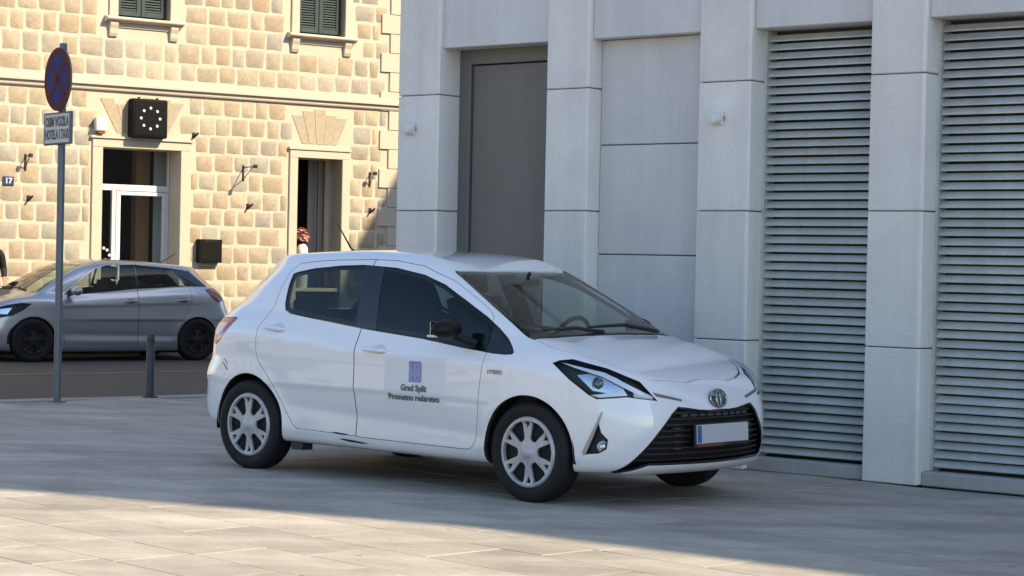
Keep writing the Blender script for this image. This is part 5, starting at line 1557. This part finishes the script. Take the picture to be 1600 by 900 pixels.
# person at the very left, behind the silver car
M['dark_jacket'] = mat('dark_jacket', (.010, .009, .011), .8, bump=(60, .5, 4))
M['dark_trousers'] = mat('dark_trousers', (.012, .013, .018), .85)
M['skin'] = mat('skin', (.45, .26, .18), .55)
M['hair'] = mat('hair', (.02, .013, .009), .7)
def skin_body(name, joints, edges, radii, mt, parent, root=0, sub=2):
    me = bpy.data.meshes.new(name); me.from_pydata(joints, edges, []); me.update()
    o = bpy.data.objects.new(name, me); COL.objects.link(o)
    o.modifiers.new('skin', 'SKIN'); sv = me.skin_vertices[0].data
    for i, r in enumerate(radii):
        sv[i].radius = r if isinstance(r, tuple) else (r, r); sv[i].use_root = (i == root)
    s_ = o.modifiers.new('sub', 'SUBSURF'); s_.levels = sub; s_.render_levels = sub
    dg = bpy.context.evaluated_depsgraph_get()
    m2 = bpy.data.meshes.new_from_object(o.evaluated_get(dg)); bpy.data.objects.remove(o)
    m2.name = name; m2.polygons.foreach_set('use_smooth', [True]*len(m2.polygons)); m2.materials.clear()
    return link(name, m2, mt, parent)
def build_person():
    # figure stands facing away to the left of the frame, right arm bent forward
    P = empty('person', HM @ Vector((-2.20, -.62, .02)), H_ANG, 'person in a dark jacket at the left edge behind the silver car', 'person')
    J = [(0, 0, .98), (0, 0, 1.12), (0, .0, 1.30), (0, 0, 1.43), (0, 0, 1.52), (.005, -.01, 1.60), (.01, -.015, 1.70),
         (.11, 0, .92), (.12, -.02, .52), (.12, .03, .12), (.12, -.10, .05),
         (-.11, 0, .92), (-.13, .02, .52), (-.13, .05, .12), (-.13, -.08, .05),
         (.10, 0, 1.42), (.20, .0, 1.385), (.27, .03, 1.13), (.20, -.17, 1.02),
         (-.10, 0, 1.42), (-.20, .0, 1.385), (-.26, .04, 1.13), (-.27, -.04, .90)]
    E = [(0, 1), (1, 2), (2, 3), (3, 4), (4, 5), (5, 6), (0, 7), (7, 8), (8, 9), (9, 10), (0, 11), (11, 12), (12, 13), (13, 14), (3, 15), (15, 16), (16, 17), (17, 18), (3, 19), (19, 20), (20, 21), (21, 22)]
    R = [(.17, .12), (.165, .12), (.175, .125), (.12, .09), (.055, .055), (.075, .085), (.07, .08), .10, .065, .048, (.045, .035), .10, .065, .048, (.045, .035),
         .08, .07, .055, .04, .08, .07, .055, .04]
    body = skin_body('body', J, E, R, [M['dark_jacket'], M['dark_trousers'], M['skin'], M['hair']], P)
    idx = []
    for p_ in body.data.polygons:
        c = p_.center
        idx.append(2 if c.z > 1.49 else (1 if c.z < .90 and abs(c.x) < .22 else 0))
    body.data.polygons.foreach_set('material_index', idx)
    # head of hair
    bm = bmesh.new(); bmesh.ops.create_uvsphere(bm, u_segments=20, v_segments=14, radius=1)
    bmesh.ops.delete(bm, geom=[v for v in bm.verts if v.co.z < -.35 or (v.co.y < -.45 and v.co.z < .25)], context='VERTS')
    for v in bm.verts: v.co = Vector((v.co.x*.088+.008, v.co.y*.10-.005, v.co.z*.115+1.685))
    me = bpy.data.meshes.new('hair'); bm.to_mesh(me); bm.free(); shade(me, 60); link('hair', me, M['hair'], P)
    # face: nose, eyes, mouth, ears
    f = MB(); f.tube([(.008, -.10, 1.665), (.008, -.118, 1.635)], [.008, .013], 8); f.build('nose', M['skin'], P, smooth=True)
    for s_ in (-1, 1):
        MB().tube([(.008+s_*.032, -.092, 1.665), (.008+s_*.032, -.097, 1.665)], .009, 8).build('eye', M['black_gloss'], P)
        MB().tube([(.008+s_*.083, .0, 1.675), (.008+s_*.09, .005, 1.64)], [.014, .010], 8).build('ear', M['skin'], P, smooth=True)
    MB().tube([(-.018, -.095, 1.598), (.034, -.095, 1.598)], .006, 6).build('mouth', M['sign_red'], P)
    # hands with five fingers each
    for (w0, d_) in (((.20, -.17, 1.02), Vector((-.35, -.9, -.12)).normalized()), ((-.27, -.05, .88), Vector((0, -.25, -1)).normalized())):
        w0 = Vector(w0); side_ = d_.cross(Vector((0, 0, 1)) if abs(d_.z) < .8 else Vector((1, 0, 0))).normalized()
        J2 = [w0 - d_*.02, w0 + d_*.04, w0 + d_*.085]; E2 = [(0, 1), (1, 2)]; R2 = [(.026, .024), (.036, .018), (.038, .016)]
        nrm = d_.cross(side_)
        for q, (off, ln) in enumerate(((-.030, .060), (-.010, .074), (.010, .070), (.029, .056))):
            b0 = len(J2); base = w0 + d_*.088 + side_*off
            J2 += [base, base + d_*ln*.5 + nrm*.010, base + d_*ln*.85 + nrm*.030]; E2 += [(2, b0), (b0, b0+1), (b0+1, b0+2)]; R2 += [.0095, .009, .0075]
        b0 = len(J2); J2 += [w0 + d_*.03 - side_*.040, w0 + d_*.07 - side_*.058 + nrm*.012, w0 + d_*.095 - side_*.055 + nrm*.022]; E2 += [(1, b0), (b0, b0+1), (b0+1, b0+2)]; R2 += [.012, .010, .008]
        skin_body('hand', [tuple(q) for q in J2], E2, R2, [M['skin']], P, 0, 1)
build_person()
